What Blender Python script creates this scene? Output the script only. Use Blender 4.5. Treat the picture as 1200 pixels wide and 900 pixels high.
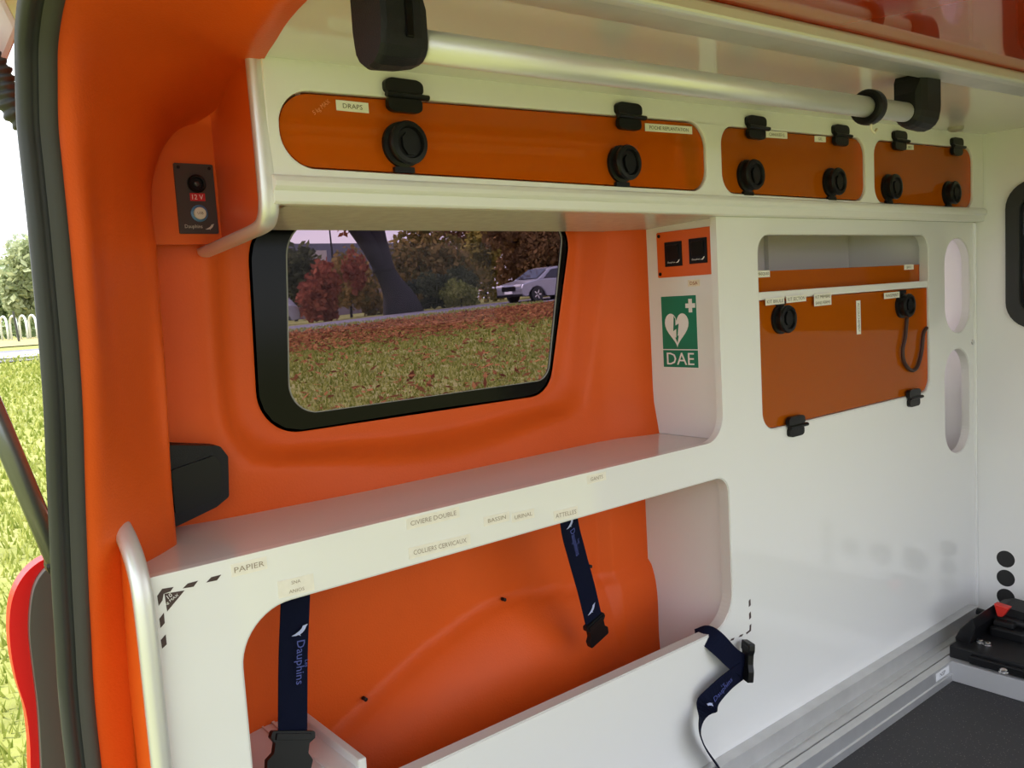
import bpy, bmesh, math, random
import numpy as np
from mathutils import Vector, Matrix
from mathutils.geometry import tessellate_polygon

for o in list(bpy.data.objects): bpy.data.objects.remove(o, do_unlink=True)
scene = bpy.context.scene
COL = scene.collection
rng = random.Random(7)
nrg = np.random.default_rng(11)
PI = math.pi

# ------------------------------------------------------------------ camera
# world: X runs forward along the vehicle, Y outwards through its left side, Z up; metres
F = 1000.0
ax = np.array([1240., -173., F]); ax /= np.linalg.norm(ax)
ay = np.array([0., -50., F]); ay[0] = -(ax[1]*ay[1]+ax[2]*ay[2])/ax[0]; ay /= np.linalg.norm(ay)
az = -np.cross(ax, ay)
if az[1] > 0: az = -az
M = np.stack([ax, ay, az])
CAM = np.array([0., -1.25, 1.138])
cd = bpy.data.cameras.new('camera'); cam = bpy.data.objects.new('camera', cd); COL.objects.link(cam)
cd.sensor_width = 36; cd.lens = 30.0; cd.clip_start = 0.02; cd.clip_end = 600
cam.matrix_world = Matrix(((M[0,0], -M[0,1], -M[0,2], CAM[0]), (M[1,0], -M[1,1], -M[1,2], CAM[1]),
                           (M[2,0], -M[2,1], -M[2,2], CAM[2]), (0, 0, 0, 1)))
scene.camera = cam

# measuring helpers: where a sight line meets a plane of the place
def _ray(u, v): return M @ np.array([u-600., v-450., F])
def on_y(u, v, y):
    r = _ray(u, v); return Vector(CAM + r*((y-CAM[1])/r[1]))
def on_x(u, v, x):
    r = _ray(u, v); return Vector(CAM + r*((x-CAM[0])/r[0]))
def on_z(u, v, z):
    r = _ray(u, v); return Vector(CAM + r*((z-CAM[2])/r[2]))
def xz(pts, y): return [(on_y(u, v, y).x, on_y(u, v, y).z) for u, v in pts]

# ------------------------------------------------------------------ world, sun, exposure
W = bpy.data.worlds.new('sky'); scene.world = W; W.use_nodes = True
nt = W.node_tree; nt.nodes.clear()
def wn(t): return nt.nodes.new(t)
out = wn('ShaderNodeOutputWorld'); bg = wn('ShaderNodeBackground'); tc = wn('ShaderNodeTexCoord')
sep = wn('ShaderNodeSeparateXYZ'); mp = wn('ShaderNodeMapping'); no = wn('ShaderNodeTexNoise')
rp = wn('ShaderNodeValToRGB'); gr = wn('ShaderNodeValToRGB'); mx = wn('ShaderNodeMixRGB')
mp.inputs['Scale'].default_value = (1.6, 1.6, 4.0)
no.inputs['Scale'].default_value = 2.2; no.inputs['Detail'].default_value = 8
rp.color_ramp.elements[0].position = .36; rp.color_ramp.elements[1].position = .60
gr.color_ramp.elements[0].color = (.80, .88, 1.0, 1); gr.color_ramp.elements[1].color = (.26, .46, .86, 1)
gr.color_ramp.elements[0].position = .0; gr.color_ramp.elements[1].position = .7
mx.inputs['Color2'].default_value = (1.0, .99, .98, 1)
nt.links.new(tc.outputs['Generated'], mp.inputs['Vector']); nt.links.new(mp.outputs[0], no.inputs['Vector'])
nt.links.new(no.outputs['Fac'], rp.inputs['Fac']); nt.links.new(tc.outputs['Generated'], sep.inputs[0])
nt.links.new(sep.outputs['Z'], gr.inputs['Fac']); nt.links.new(rp.outputs['Color'], mx.inputs['Fac'])
nt.links.new(gr.outputs['Color'], mx.inputs['Color1']); nt.links.new(mx.outputs[0], bg.inputs['Color'])
nt.links.new(bg.outputs[0], out.inputs['Surface'])
bg.inputs['Strength'].default_value = 1.7

sd = bpy.data.lights.new('sun_offscreen', 'SUN'); sun = bpy.data.objects.new('sun_offscreen', sd); COL.objects.link(sun)
sd.energy = 4.0; sd.angle = math.radians(.6); sd.color = (1.0, .95, .86)
SUN_FROM = Vector((-.50, .22, .84)).normalized()
sun.rotation_euler = SUN_FROM.to_track_quat('Z', 'Y').to_euler()

vs = scene.view_settings
vs.view_transform = 'Standard'; vs.look = 'None'; vs.gamma = 1; vs.use_curve_mapping = False
vs.exposure = 0.68

# ------------------------------------------------------------------ materials
MATS = {}
def mat(name, col, rough=.5, metal=0., spec=.5, bump=0., bscale=200., var=0., vscale=3., coat=0., aniso=0.):
    if name in MATS: return MATS[name]
    m = bpy.data.materials.new(name); m.use_nodes = True; t = m.node_tree
    b = t.nodes['Principled BSDF']
    b.inputs['Base Color'].default_value = (*col, 1); b.inputs['Roughness'].default_value = rough
    b.inputs['Metallic'].default_value = metal; b.inputs['Specular IOR Level'].default_value = spec
    if coat: b.inputs['Coat Weight'].default_value = coat; b.inputs['Coat Roughness'].default_value = .04
    tcn = t.nodes.new('ShaderNodeTexCoord')
    if var:
        n = t.nodes.new('ShaderNodeTexNoise'); n.inputs['Scale'].default_value = vscale; n.inputs['Detail'].default_value = 5
        r = t.nodes.new('ShaderNodeValToRGB')
        r.color_ramp.elements[0].position = .3; r.color_ramp.elements[1].position = .7
        r.color_ramp.elements[0].color = (*[c*(1-var) for c in col], 1)
        r.color_ramp.elements[1].color = (*[min(1, c*(1+var)) for c in col], 1)
        t.links.new(tcn.outputs['Object'], n.inputs['Vector']); t.links.new(n.outputs['Fac'], r.inputs['Fac'])
        t.links.new(r.outputs['Color'], b.inputs['Base Color'])
    if bump:
        n = t.nodes.new('ShaderNodeTexNoise'); n.inputs['Scale'].default_value = bscale; n.inputs['Detail'].default_value = 3
        k = t.nodes.new('ShaderNodeBump'); k.inputs['Strength'].default_value = bump; k.inputs['Distance'].default_value = .002
        t.links.new(tcn.outputs['Object'], n.inputs['Vector']); t.links.new(n.outputs['Fac'], k.inputs['Height'])
        t.links.new(k.outputs[0], b.inputs['Normal'])
    MATS[name] = m; return m

def see_through(name, tint, gloss_rough, body=None, body_w=0., ior=1.4):
    """thin coloured sheet: tinted see-through, a little scattered colour, mirror gloss on top"""
    m = bpy.data.materials.new(name); m.use_nodes = True; t = m.node_tree; t.nodes.clear()
    o = t.nodes.new('ShaderNodeOutputMaterial'); tr = t.nodes.new('ShaderNodeBsdfTransparent')
    tr.inputs[0].default_value = (*tint, 1); last = tr.outputs[0]
    if body:
        d = t.nodes.new('ShaderNodeBsdfDiffuse'); d.inputs[0].default_value = (*body, 1)
        x = t.nodes.new('ShaderNodeMixShader'); x.inputs[0].default_value = body_w
        t.links.new(last, x.inputs[1]); t.links.new(d.outputs[0], x.inputs[2]); last = x.outputs[0]
    g = t.nodes.new('ShaderNodeBsdfGlossy'); g.inputs['Roughness'].default_value = gloss_rough
    f = t.nodes.new('ShaderNodeFresnel'); f.inputs[0].default_value = ior
    x = t.nodes.new('ShaderNodeMixShader')
    t.links.new(f.outputs[0], x.inputs[0]); t.links.new(last, x.inputs[1]); t.links.new(g.outputs[0], x.inputs[2])
    t.links.new(x.outputs[0], o.inputs[0]); MATS[name] = m; return m

WHITE = mat('white_laminate', (.80, .795, .775), .06, spec=.6)
WHITE2 = mat('white_moulding', (.80, .795, .775), .28)
COUNTER = mat('counter_laminate', (.72, .715, .70), .08, spec=.6)
CEIL = mat('white_gloss_ceiling', (.78, .775, .755), .12, spec=.6)
INSIDE = mat('cabinet_inside', (.74, .735, .715), .45)
ORANGE = mat('orange_vinyl', (.70, .098, .011), .42, spec=.2, bump=.25, bscale=260, var=.05, vscale=4)
ORANGEP = mat('orange_plastic', (.76, .125, .013), .35)
RED_GLOSS = mat('red_orange_gloss', (.40, .035, .004), .05, spec=.7)
ALU = mat('brushed_aluminium', (.66, .66, .65), .42, metal=.7, var=.06, vscale=14)
ALU_SATIN = mat('satin_aluminium', (.74, .74, .73), .42, metal=.6)
UNDER = mat('underside_with_shade', (.60, .59, .575), .22, spec=.5, var=.08, vscale=40)  # white plastic whose shade is put into a greyer base colour
BLACK = mat('black_plastic', (.007, .007, .008), .36, spec=.22)
BLACKS = mat('black_satin', (.011, .011, .012), .5, spec=.22, bump=.3, bscale=500)
RUBBER = mat('black_rubber', (.028, .03, .03), .5, spec=.4)
RUBBER2 = mat('ribbed_rubber', (.05, .05, .046), .75)
FRIT = mat('black_glass_border', (.004, .004, .004), .15, spec=.12)
STEEL = mat('bright_steel', (.7, .7, .7), .25, metal=1.)
TAPE = mat('cream_tape', (.80, .72, .56), .55, var=.08, vscale=60)
TAPEW = mat('white_tape', (.82, .80, .70), .5)
TAPET = mat('faded_tape', (.82, .78, .69), .3, var=.05, vscale=60)
INK = mat('dark_ink', (.10, .07, .04), .6)
INKB = mat('brown_ink', (.34, .27, .19), .6)
INKR = mat('red_ink', (.35, .05, .03), .6)
DARKMARK = mat('dark_brown_sticker', (.055, .03, .028), .45)
GREEN = mat('sign_green', (.0, .20, .115), .35)
SIGNW = mat('sign_white', (.85, .85, .85), .35)
WEB = mat('navy_webbing', (.005, .007, .022), .8, spec=.08, bump=.5, bscale=900)
WEBTXT = mat('blue_print', (.07, .09, .33), .6)
WEBLOGO = mat('pale_blue_print', (.45, .5, .75), .6)
REDP = mat('red_plastic', (.65, .03, .02), .35)
DGREY = mat('dark_grey_plate', (.05, .042, .04), .4)
BLUE = mat('blue_ring', (.08, .22, .45), .3)
SKIRT = mat('grey_skirting', (.39, .39, .395), .4)
AMBER = see_through('amber_acrylic', (.95, .25, .012), .02, (.88, .19, .004), .42, ior=1.28)
GLASS = see_through('tinted_window_glass', (.50, .44, .50), .0, ior=1.13)
CABGLASS = mat('painted_dark_pane', (.01, .012, .016), .06)  # opaque pane; darkness of the space behind is put into its colour
DOTS = mat('black_sticker', (.012, .012, .012), .4)
# frosted pane: lets daylight through diffusely
m = bpy.data.materials.new('frosted_pane'); m.use_nodes = True; t = m.node_tree; t.nodes.clear()
o_ = t.nodes.new('ShaderNodeOutputMaterial'); tl = t.nodes.new('ShaderNodeBsdfTranslucent'); df = t.nodes.new('ShaderNodeBsdfDiffuse')
tl.inputs[0].default_value = (1.0, .90, .97, 1); df.inputs[0].default_value = (.8, .75, .78, 1)
xs = t.nodes.new('ShaderNodeMixShader'); xs.inputs[0].default_value = .08
t.links.new(tl.outputs[0], xs.inputs[1]); t.links.new(df.outputs[0], xs.inputs[2]); t.links.new(xs.outputs[0], o_.inputs[0])
FROST = m
# dark speckled floor
m = bpy.data.materials.new('speckled_floor'); m.use_nodes = True; t = m.node_tree; b = t.nodes['Principled BSDF']
tcn = t.nodes.new('ShaderNodeTexCoord'); vo = t.nodes.new('ShaderNodeTexVoronoi'); vo.inputs['Scale'].default_value = 120
r1 = t.nodes.new('ShaderNodeValToRGB'); r1.color_ramp.elements[0].position = 0; r1.color_ramp.elements[1].position = .20
r1.color_ramp.elements[0].color = (1, 1, 1, 1); r1.color_ramp.elements[1].color = (0, 0, 0, 1)
sx_ = t.nodes.new('ShaderNodeMixRGB'); sx_.inputs[1].default_value = (.028, .027, .03, 1); sx_.inputs[2].default_value = (.30, .26, .24, 1)
t.links.new(tcn.outputs['Object'], vo.inputs['Vector']); t.links.new(vo.outputs['Distance'], r1.inputs[0])
t.links.new(r1.outputs[0], sx_.inputs[0]); t.links.new(sx_.outputs[0], b.inputs['Base Color']); b.inputs['Roughness'].default_value = .55
FLOOR = m

# ------------------------------------------------------------------ object helpers
def ob(name, me, mats, parent=None, smooth=False, bevel=0., kind=None, seg=2):
    if not isinstance(mats, (list, tuple)): mats = [mats]
    if len(me.materials) == 0:
        for k in mats: me.materials.append(k)
    o = bpy.data.objects.new(name, me); COL.objects.link(o)
    if smooth: me.polygons.foreach_set('use_smooth', [True]*len(me.polygons))
    if bevel:
        md = o.modifiers.new('edge', 'BEVEL'); md.width = bevel; md.segments = seg; md.limit_method = 'ANGLE'
        md.angle_limit = math.radians(35); md.use_clamp_overlap = True
    if parent is not None:
        o.parent = parent
        w = parent.location if parent.parent is None else parent.location
        o.matrix_parent_inverse = Matrix.Translation(-base_of(parent))
    if kind: o['kind'] = kind
    return o
def base_of(o):
    p = Vector(o.location)
    while o.parent is not None:
        p = p + o.matrix_parent_inverse.translation; o = o.parent; p = p + o.location
    return p
def mesh(name, verts, faces, idx=None):
    me = bpy.data.meshes.new(name); me.from_pydata([tuple(v) for v in verts], [], faces)
    if idx is not None: me.polygons.foreach_set('material_index', idx)
    me.update(); return me
def fixed(name, verts, faces, idx=None):
    """same, with outward normals worked out"""
    me = mesh(name, verts, faces, idx); bm = bmesh.new(); bm.from_mesh(me)
    bmesh.ops.recalc_face_normals(bm, faces=bm.faces); bm.to_mesh(me); bm.free(); return me
def thing(name, label, cat, loc=(0, 0, 0), group=None, kind=None):
    o = bpy.data.objects.new(name, None); COL.objects.link(o); o.location = loc; o.empty_display_size = .05
    o['label'] = label; o['category'] = cat
    if group: o['group'] = group
    if kind: o['kind'] = kind
    return o
def tag(o, label, cat=None, group=None, kind=None):
    o['label'] = label
    if cat: o['category'] = cat
    if group: o['group'] = group
    if kind: o['kind'] = kind
    return o
class MB:
    def __init__(s): s.v = []; s.f = []; s.i = []
    def add(s, verts, faces, mi=0):
        n = len(s.v); s.v += [tuple(p) for p in verts]; s.f += [tuple(a+n for a in f) for f in faces]; s.i += [mi]*len(faces); return s
    def box(s, x0, y0, z0, x1, y1, z1, mi=0):
        v = [(x, y, z) for x in (x0, x1) for y in (y0, y1) for z in (z0, z1)]
        return s.add(v, [(0, 1, 3, 2), (4, 6, 7, 5), (0, 4, 5, 1), (2, 3, 7, 6), (0, 2, 6, 4), (1, 5, 7, 3)], mi)
    def obj(s, name, mats, parent=None, **k): return ob(name, fixed(name, s.v, s.f, s.i), mats, parent, **k)
def round_poly(pts, radii, n=8):
    if not isinstance(radii, (list, tuple)): radii = [radii]*len(pts)
    res = []; L = len(pts)
    for i in range(L):
        p = Vector(pts[i]); a = Vector(pts[i-1])-p; c = Vector(pts[(i+1) % L])-p; r = radii[i]
        if r <= 0: res.append(tuple(p)); continue
        la, lc = a.length, c.length; a.normalize(); c.normalize()
        ang = math.acos(max(-1, min(1, a.dot(c)))); d = min(r/math.tan(ang/2), la*.49, lc*.49); rr = d*math.tan(ang/2)
        bis = (a+c).normalized(); cen = p+bis*(rr/math.sin(ang/2)); s = p+a*d-cen; e = p+c*d-cen
        tot = PI-ang; sgn = 1 if s.x*e.y-s.y*e.x > 0 else -1
        for k in range(n+1):
            th = sgn*tot*k/n; res.append((cen.x+s.x*math.cos(th)-s.y*math.sin(th), cen.y+s.x*math.sin(th)+s.y*math.cos(th)))
    return res
def rrect(a0, b0, a1, b1, r, n=8): return round_poly([(a0, b0), (a1, b0), (a1, b1), (a0, b1)], r, n)
def to3(pl, p, d): return {'y': (p[0], d, p[1]), 'x': (d, p[0], p[1]), 'z': (p[0], p[1], d)}[pl]
def plate_geo(mb, pl, outer, holes, a, b, mi=0):
    loops = [outer]+list(holes); flat = [p for l in loops for p in l]; n = len(flat)
    tri = tessellate_polygon([[Vector((p[0], p[1], 0)) for p in l] for l in loops])
    V = [to3(pl, p, a) for p in flat]+[to3(pl, p, b) for p in flat]
    Fc = [tuple(t) for t in tri]+[tuple(k+n for k in reversed(t)) for t in tri]; s = 0
    for l in loops:
        L = len(l)
        for i in range(L): j = (i+1) % L; Fc.append((s+i, s+j, s+j+n, s+i+n))
        s += L
    mb.add(V, Fc, mi); return mb
def plate(name, pl, outer, holes, a, b, mats, parent=None, **k):
    return plate_geo(MB(), pl, outer, holes, a, b).obj(name, mats, parent, **k)
def prof_x(name, prof, x0, x1, mats, parent=None, closed=True, **k):
    """a profile in (y,z) extruded along X"""
    return plate_geo(MB(), 'x', prof, [], x0, x1).obj(name, mats, parent, **k)
def tube_geo(mb, pts, r, n=12, mi=0, cap=True):
    pts = [Vector(p) for p in pts]; rs = r if isinstance(r, (list, tuple)) else [r]*len(pts); V = []; Fc = []
    up = None
    for i, p in enumerate(pts):
        d = (pts[min(i+1, len(pts)-1)]-pts[max(i-1, 0)]).normalized()
        if up is None: up = d.orthogonal().normalized()
        up = (up-d*up.dot(d)).normalized(); q = d.cross(up)
        for k in range(n):
            th = 2*PI*k/n; V.append(p+(up*math.cos(th)+q*math.sin(th))*rs[i])
    for i in range(len(pts)-1):
        for k in range(n): l = (k+1) % n; Fc.append((i*n+k, i*n+l, (i+1)*n+l, (i+1)*n+k))
    if cap: Fc += [tuple(range(n-1, -1, -1)), tuple(range((len(pts)-1)*n, len(pts)*n))]
    mb.add(V, Fc, mi); return mb
def lathe_geo(mb, prof, origin, axis, n=28, mi=0):
    """prof: (radius, height along axis)"""
    ax_ = Vector(axis).normalized(); u = ax_.orthogonal().normalized(); w = ax_.cross(u); o = Vector(origin); V = []; Fc = []
    for r, h in prof:
        for k in range(n):
            th = 2*PI*k/n; V.append(o+ax_*h+(u*math.cos(th)+w*math.sin(th))*max(r, 1e-5))
    for i in range(len(prof)-1):
        for k in range(n): l = (k+1) % n; Fc.append((i*n+k, i*n+l, (i+1)*n+l, (i+1)*n+k))
    Fc += [tuple(range(n-1, -1, -1)), tuple(range((len(prof)-1)*n, len(prof)*n))]
    mb.add(V, Fc, mi); return mb
def grid_geo(mb, rows, mi=0):
    h = len(rows); w = len(rows[0])
    mb.add([p for r in rows for p in r], [(i*w+j, i*w+j+1, (i+1)*w+j+1, (i+1)*w+j) for i in range(h-1) for j in range(w-1)], mi); return mb
def catmull(pts, sub):
    P = [Vector(p) for p in pts]; res = []
    for i in range(len(P)-1):
        a = P[max(i-1, 0)]; b = P[i]; c = P[i+1]; d = P[min(i+2, len(P)-1)]
        for k in range(sub):
            t = k/sub; res.append(.5*((2*b)+(c-a)*t+(2*a-5*b+4*c-d)*t*t+(3*b-a-3*c+d)*t**3))
    res.append(P[-1]); return res
_tc = {}
def text_geo(s, sx=1.0):
    """flat lettering: verts 2D centred, cap height 1, plus faces"""
    if s in _tc: return _tc[s]
    cu = bpy.data.curves.new('t', 'FONT'); cu.body = s; cu.align_x = 'CENTER'; cu.resolution_u = 2
    o = bpy.data.objects.new('t', cu); COL.objects.link(o); dg = bpy.context.evaluated_depsgraph_get()
    me = bpy.data.meshes.new_from_object(o.evaluated_get(dg)); V = [(v.co.x, v.co.y) for v in me.vertices]; Fc = [tuple(p.vertices) for p in me.polygons]
    bpy.data.objects.remove(o, do_unlink=True); bpy.data.curves.remove(cu); bpy.data.meshes.remove(me)
    xs_ = [v[0] for v in V]; ys_ = [v[1] for v in V]; cx = (min(xs_)+max(xs_))/2; cy = (min(ys_)+max(ys_))/2; hh = max(ys_)-min(ys_)
    V = [((x-cx)/hh, (y-cy)/hh) for x, y in V]; _tc[s] = (V, Fc); return _tc[s]
def text_add(mb, s, c, right, up, h, w=None, mi=0, bend=None):
    V, Fc = text_geo(s); c = Vector(c); right = Vector(right); up = Vector(up)
    ww = max(v[0] for v in V)*2; kx = (w/ww) if w else h
    mb.add([c+right*(x*kx)+up*(y*h) for x, y in V], Fc, mi)
def quad(mb, c, right, up, w, h, mi=0):
    c = Vector(c); r = Vector(right)*w/2; u = Vector(up)*h/2
    mb.add([c-r-u, c+r-u, c+r+u, c-r+u], [(0, 1, 2, 3)], mi)
def label_tape(parent, c, right, up, nrm, w, h, lines, tape=None, ink=None, name='label_tape', fh=.5):
    mb = MB(); c = Vector(c); n = Vector(nrm); r = Vector(right).normalized(); u = Vector(up).normalized()
    V = []
    for s in (0, .0007):
        for a, b in ((-1, -1), (1, -1), (1, 1), (-1, 1)): V.append(c+r*(a*w/2)+u*(b*h/2)+n*s)
    mb.add(V, [(3, 2, 1, 0), (4, 5, 6, 7), (0, 1, 5, 4), (1, 2, 6, 5), (2, 3, 7, 6), (3, 0, 4, 7)], 0)
    k = len(lines)
    for i, s in enumerate(lines):
        hh = h/k; text_add(mb, s, c+u*(h/2-hh*(i+.5))+n*.0011, r, u, hh*fh, min(w*.86, hh*fh*.95*len(s)), 1)
    me = mesh(name, mb.v, mb.f, mb.i)
    return ob(name, me, [tape or TAPE, ink or INK], parent)
XR, ZU, TOCAM = (1, 0, 0), (0, 0, 1), (0, -1, 0)
def tape_px(parent, u, v, wpx, hpx, y, lines, slope=0., **k):
    c = on_y(u, v, y); a = on_y(u-wpx/2, v-slope*wpx/2, y); b = on_y(u+wpx/2, v+slope*wpx/2, y)
    t_ = on_y(u, v-hpx/2, y); d_ = on_y(u, v+hpx/2, y); r = b-a; r.y = 0
    return label_tape(parent, c, r.normalized(), Vector((0, 0, 1)), TOCAM, r.length, (t_-d_).length, lines, **k)
def smooth01(t): t = max(0., min(1., t)); return t*t*(3-2*t)

# ================================================================== SETTING
WALL_Y = .30; ZC = .777; PX = 3.015; FZ = -.096
def ceil_z(x): return 1.500+.0272*x

tag(MB().box(.24, -1.42, FZ-.03, 3.10, .33, FZ).obj('floor', FLOOR), 'dark speckled vinyl floor of the ambulance', kind='structure')
# left body wall, outer skin with its two window holes
WIN_OUT = round_poly([(.630, .905), (1.372, .902), (1.482, 1.335), (.645, 1.335)], [.085, .075, .07, .10], 10)
WIN_GL = round_poly([(.695, .938), (1.372, .938), (1.452, 1.318), (.722, 1.318)], [.06, .045, .04, .075], 10)
FR_WIN = rrect(2.72, .80, 3.0, 1.36, .03)
SKIN_H = [(1.055+(x-1.055)*1.035, 1.12+(z-1.12)*1.05) for x, z in WIN_OUT]
skin = plate('wall_left', 'y', [(.36, -.30), (3.10, -.30), (3.10, 1.625), (.40, 1.625)], [SKIN_H, FR_WIN], .325, .345, WHITE2)
tag(skin, 'white body side of the ambulance carrying the orange liner', kind='structure')
pane = plate('frosted_pane', 'y', rrect(2.70, .78, 3.01, 1.38, .02), [], .318, .324, FROST, skin)

# orange liner around the window
def ring_rows():
    N = 96; cx, cz = 1.03, 1.115; rows = []
    ang = [2*PI*k/N for k in range(N)]
    def hit(poly, th):
        d = Vector((math.cos(th), math.sin(th))); best = None
        for i in range(len(poly)):
            a = Vector(poly[i])-Vector((cx, cz)); e = Vector(poly[(i+1) % len(poly)])-Vector((cx, cz))-a
            den = d.x*e.y-d.y*e.x
            if abs(den) < 1e-9: continue
            t = (a.x*e.y-a.y*e.x)/den; s = (a.x*d.y-a.y*d.x)/den
            if t > 0 and -1e-6 <= s <= 1+1e-6 and (best is None or t < best): best = t
        return best
    outer = [(.385, .745), (1.662, .745), (1.662, 1.53), (.385, 1.53)]
    for t in (0, .0, .06, .14, .22, .28, .33, .38, .43, .48, .54, .62, .72, .82, .92, 1.0):
        row = []
        for th in ang:
            r0 = hit(WIN_OUT, th); r1 = hit(outer, th); r0 -= .006
            dist = t*(r1-r0); r = r0+dist; x = cx+math.cos(th)*r; z = cz+math.sin(th)*r
            y = WALL_Y+.012 - .040*smooth01((dist-.045)/.06)
            y -= .045*smooth01((x-1.50)/.16)                     # swells towards the side panel
            y -= .018*smooth01((.88-z)/.14)*smooth01((x-.55)/.3)
            y += .02*smooth01((.56-x)/.12)
            row.append((x, y, z))
        row.append(row[0]); rows.append(row)
    rows[0] = [(p[0], .324, p[2]) for p in rows[1]]
    return rows
mb = MB(); grid_geo(mb, ring_rows()); liner = mb.obj('wall_liner', ORANGE, skin, smooth=True)
liner['label'] = 'padded orange vinyl liner round the side window'

win = thing('window_1', 'side window with wide black border and rounded corners in the orange wall', 'window', (1.05, .31, .9), kind='structure')
plate('window_border', 'y', [(x, z) for x, z in WIN_OUT], [WIN_GL], .312, .319, FRIT, win)
plate('pane', 'y', [(1.055+(x-1.055)*1.01, 1.12+(z-1.12)*1.01) for x, z in WIN_GL], [], .3195, .3225, GLASS, win)
gs = MB(); 
V2 = WIN_GL; L2 = len(V2)
gs.add([(x, .3115, z) for x, z in V2]+[(1.055+(x-1.055)*.992, .3115, 1.12+(z-1.12)*.992) for x, z in V2]+[(x, .3135, z) for x, z in V2]+[(1.055+(x-1.055)*.992, .3135, 1.12+(z-1.12)*.992) for x, z in V2],
       [(i, (i+1) % L2, L2+(i+1) % L2, L2+i) for i in range(L2)]+[(2*L2+i, 3*L2+i, 3*L2+(i+1) % L2, 2*L2+(i+1) % L2) for i in range(L2)]+[(L2+i, L2+(i+1) % L2, 3*L2+(i+1) % L2, 3*L2+i) for i in range(L2)])
gs.obj('grey_seal', mat('grey_seal', (.25, .25, .24), .5), win)

# front partition with its window, and the round stickers
wy0, wy1, wz0, wz1 = -.128, -.80, .985, 1.385
fw = plate('wall_front', 'x', [(.33, FZ), (-1.42, FZ), (-1.42, 1.66), (.33, 1.66)], [rrect(wy1, wz0, wy0, wz1, .06)], PX, PX+.02, WHITE2)
tag(fw, 'white partition at the front end of the patient compartment', kind='structure')
w2 = thing('window_2', 'dark window with thick black rubber surround in the white partition', 'window', (PX, -.46, wz0), kind='structure')
mb = MB(); plate_geo(mb, 'x', rrect(wy1-.03, wz0-.037, wy0+.028, wz1+.033, .085), [rrect(wy1+.012, wz0+.012, wy0-.012, wz1-.012, .05)], PX-.012, PX+.004)
mb.obj('rubber_surround', RUBBER, w2, bevel=.005)
plate('pane', 'x', rrect(wy1, wz0, wy0, wz1, .055), [], PX+.006, PX+.010, CABGLASS, w2)
def dot(y, z, r): 
    lathe_geo(d_ := MB(), [(r, 0), (r, .0008)], (PX, y, z), (-1, 0, 0), 32); return d_.obj('dot_sticker', DOTS, fw)
for z in (.172, .106, .040): dot(-.094, z, .0285)
for y, z, r in ((-.215, .105, .047), (-.345, .105, .043), (-.465, .105, .038)): dot(y, z, r)
for z in (.172, .106, .040): dot(-.565, z, .026)
MB().box(PX-.010, -.008, FZ, PX, .01, 1.30).obj('trim_1', WHITE, bevel=.003)
tag(bpy.data.objects['trim_1'], 'thin white corner strip between white panel and partition', kind='structure')
mb = MB(); lathe_geo(mb, [(.009, 0), (.008, .003), (.003, .004)], (2.995, -.0005, .905), (0, -1, 0), 16); sc = mb.obj('screw_cap', STEEL, bpy.data.objects['trim_1'])

# opposite body side with the open sliding-door hole, roof skin, rear corner
rw = plate('wall_right', 'y', [(.30, FZ), (3.05, FZ), (3.05, 1.625), (.30, 1.625)], [rrect(.95, FZ+.03, 2.60, 1.48, .08)], -1.44, -1.42, WHITE2)
tag(rw, 'white right side of the ambulance with open sliding door', kind='structure')
tag(MB().box(.22, -1.46, 1.62, 3.2, .345, 1.65).obj('roof_skin', WHITE2), 'white roof of the ambulance', kind='structure')

# white ceiling strip, aluminium profile and red-orange glossy centre
def slab(name, x0, x1, y0, y1, d0, d1, m_, parent=None, **k):
    V = []
    for x in (x0, x1):
        for y in (y0, y1):
            for d in (d0, d1): V.append((x, y, ceil_z(x)+d))
    return MB().add(V, [(0, 1, 3, 2), (4, 6, 7, 5), (0, 4, 5, 1), (2, 3, 7, 6), (0, 2, 6, 4), (1, 5, 7, 3)]).obj(name, m_, parent, **k)
def ceil_poly():
    P = [(.60, .30), (.58, .05), (.553, .0), (.547, -.03), (.538, -.06), (.520, -.13), (.506, -.20), (.487, -.30), (.468, -.42), (3.015, -.42), (3.015, .30)]
    tri = tessellate_polygon([[Vector((a, b, 0)) for a, b in P]]); n = len(P)
    V = [(a, b, ceil_z(a)) for a, b in P]+[(a, b, ceil_z(a)+.02) for a, b in P]
    return MB().add(V, [tuple(t_) for t_ in tri]+[tuple(k+n for k in t_) for t_ in tri]+[(i, (i+1) % n, (i+1) % n+n, i+n) for i in range(n)]).obj('ceiling', CEIL)
cl = tag(ceil_poly(), 'glossy white ceiling strip above the overhead cabinet', kind='structure')
c2 = slab('ceiling_centre', .40, 3.015, -1.42, -.47, .006, .03, RED_GLOSS, cl); c2['label'] = 'glossy red-orange centre panel of the ceiling'
tr = slab('trim_2', .40, 3.015, -.468, -.40, -.012, .004, ALU, None, bevel=.004); tag(tr, 'flat aluminium profile along the edge of the white ceiling', kind='structure')
slab('profile_lip', .40, 3.015, -.492, -.466, -.020, .006, ALU_SATIN, tr, bevel=.007, seg=3)

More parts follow.
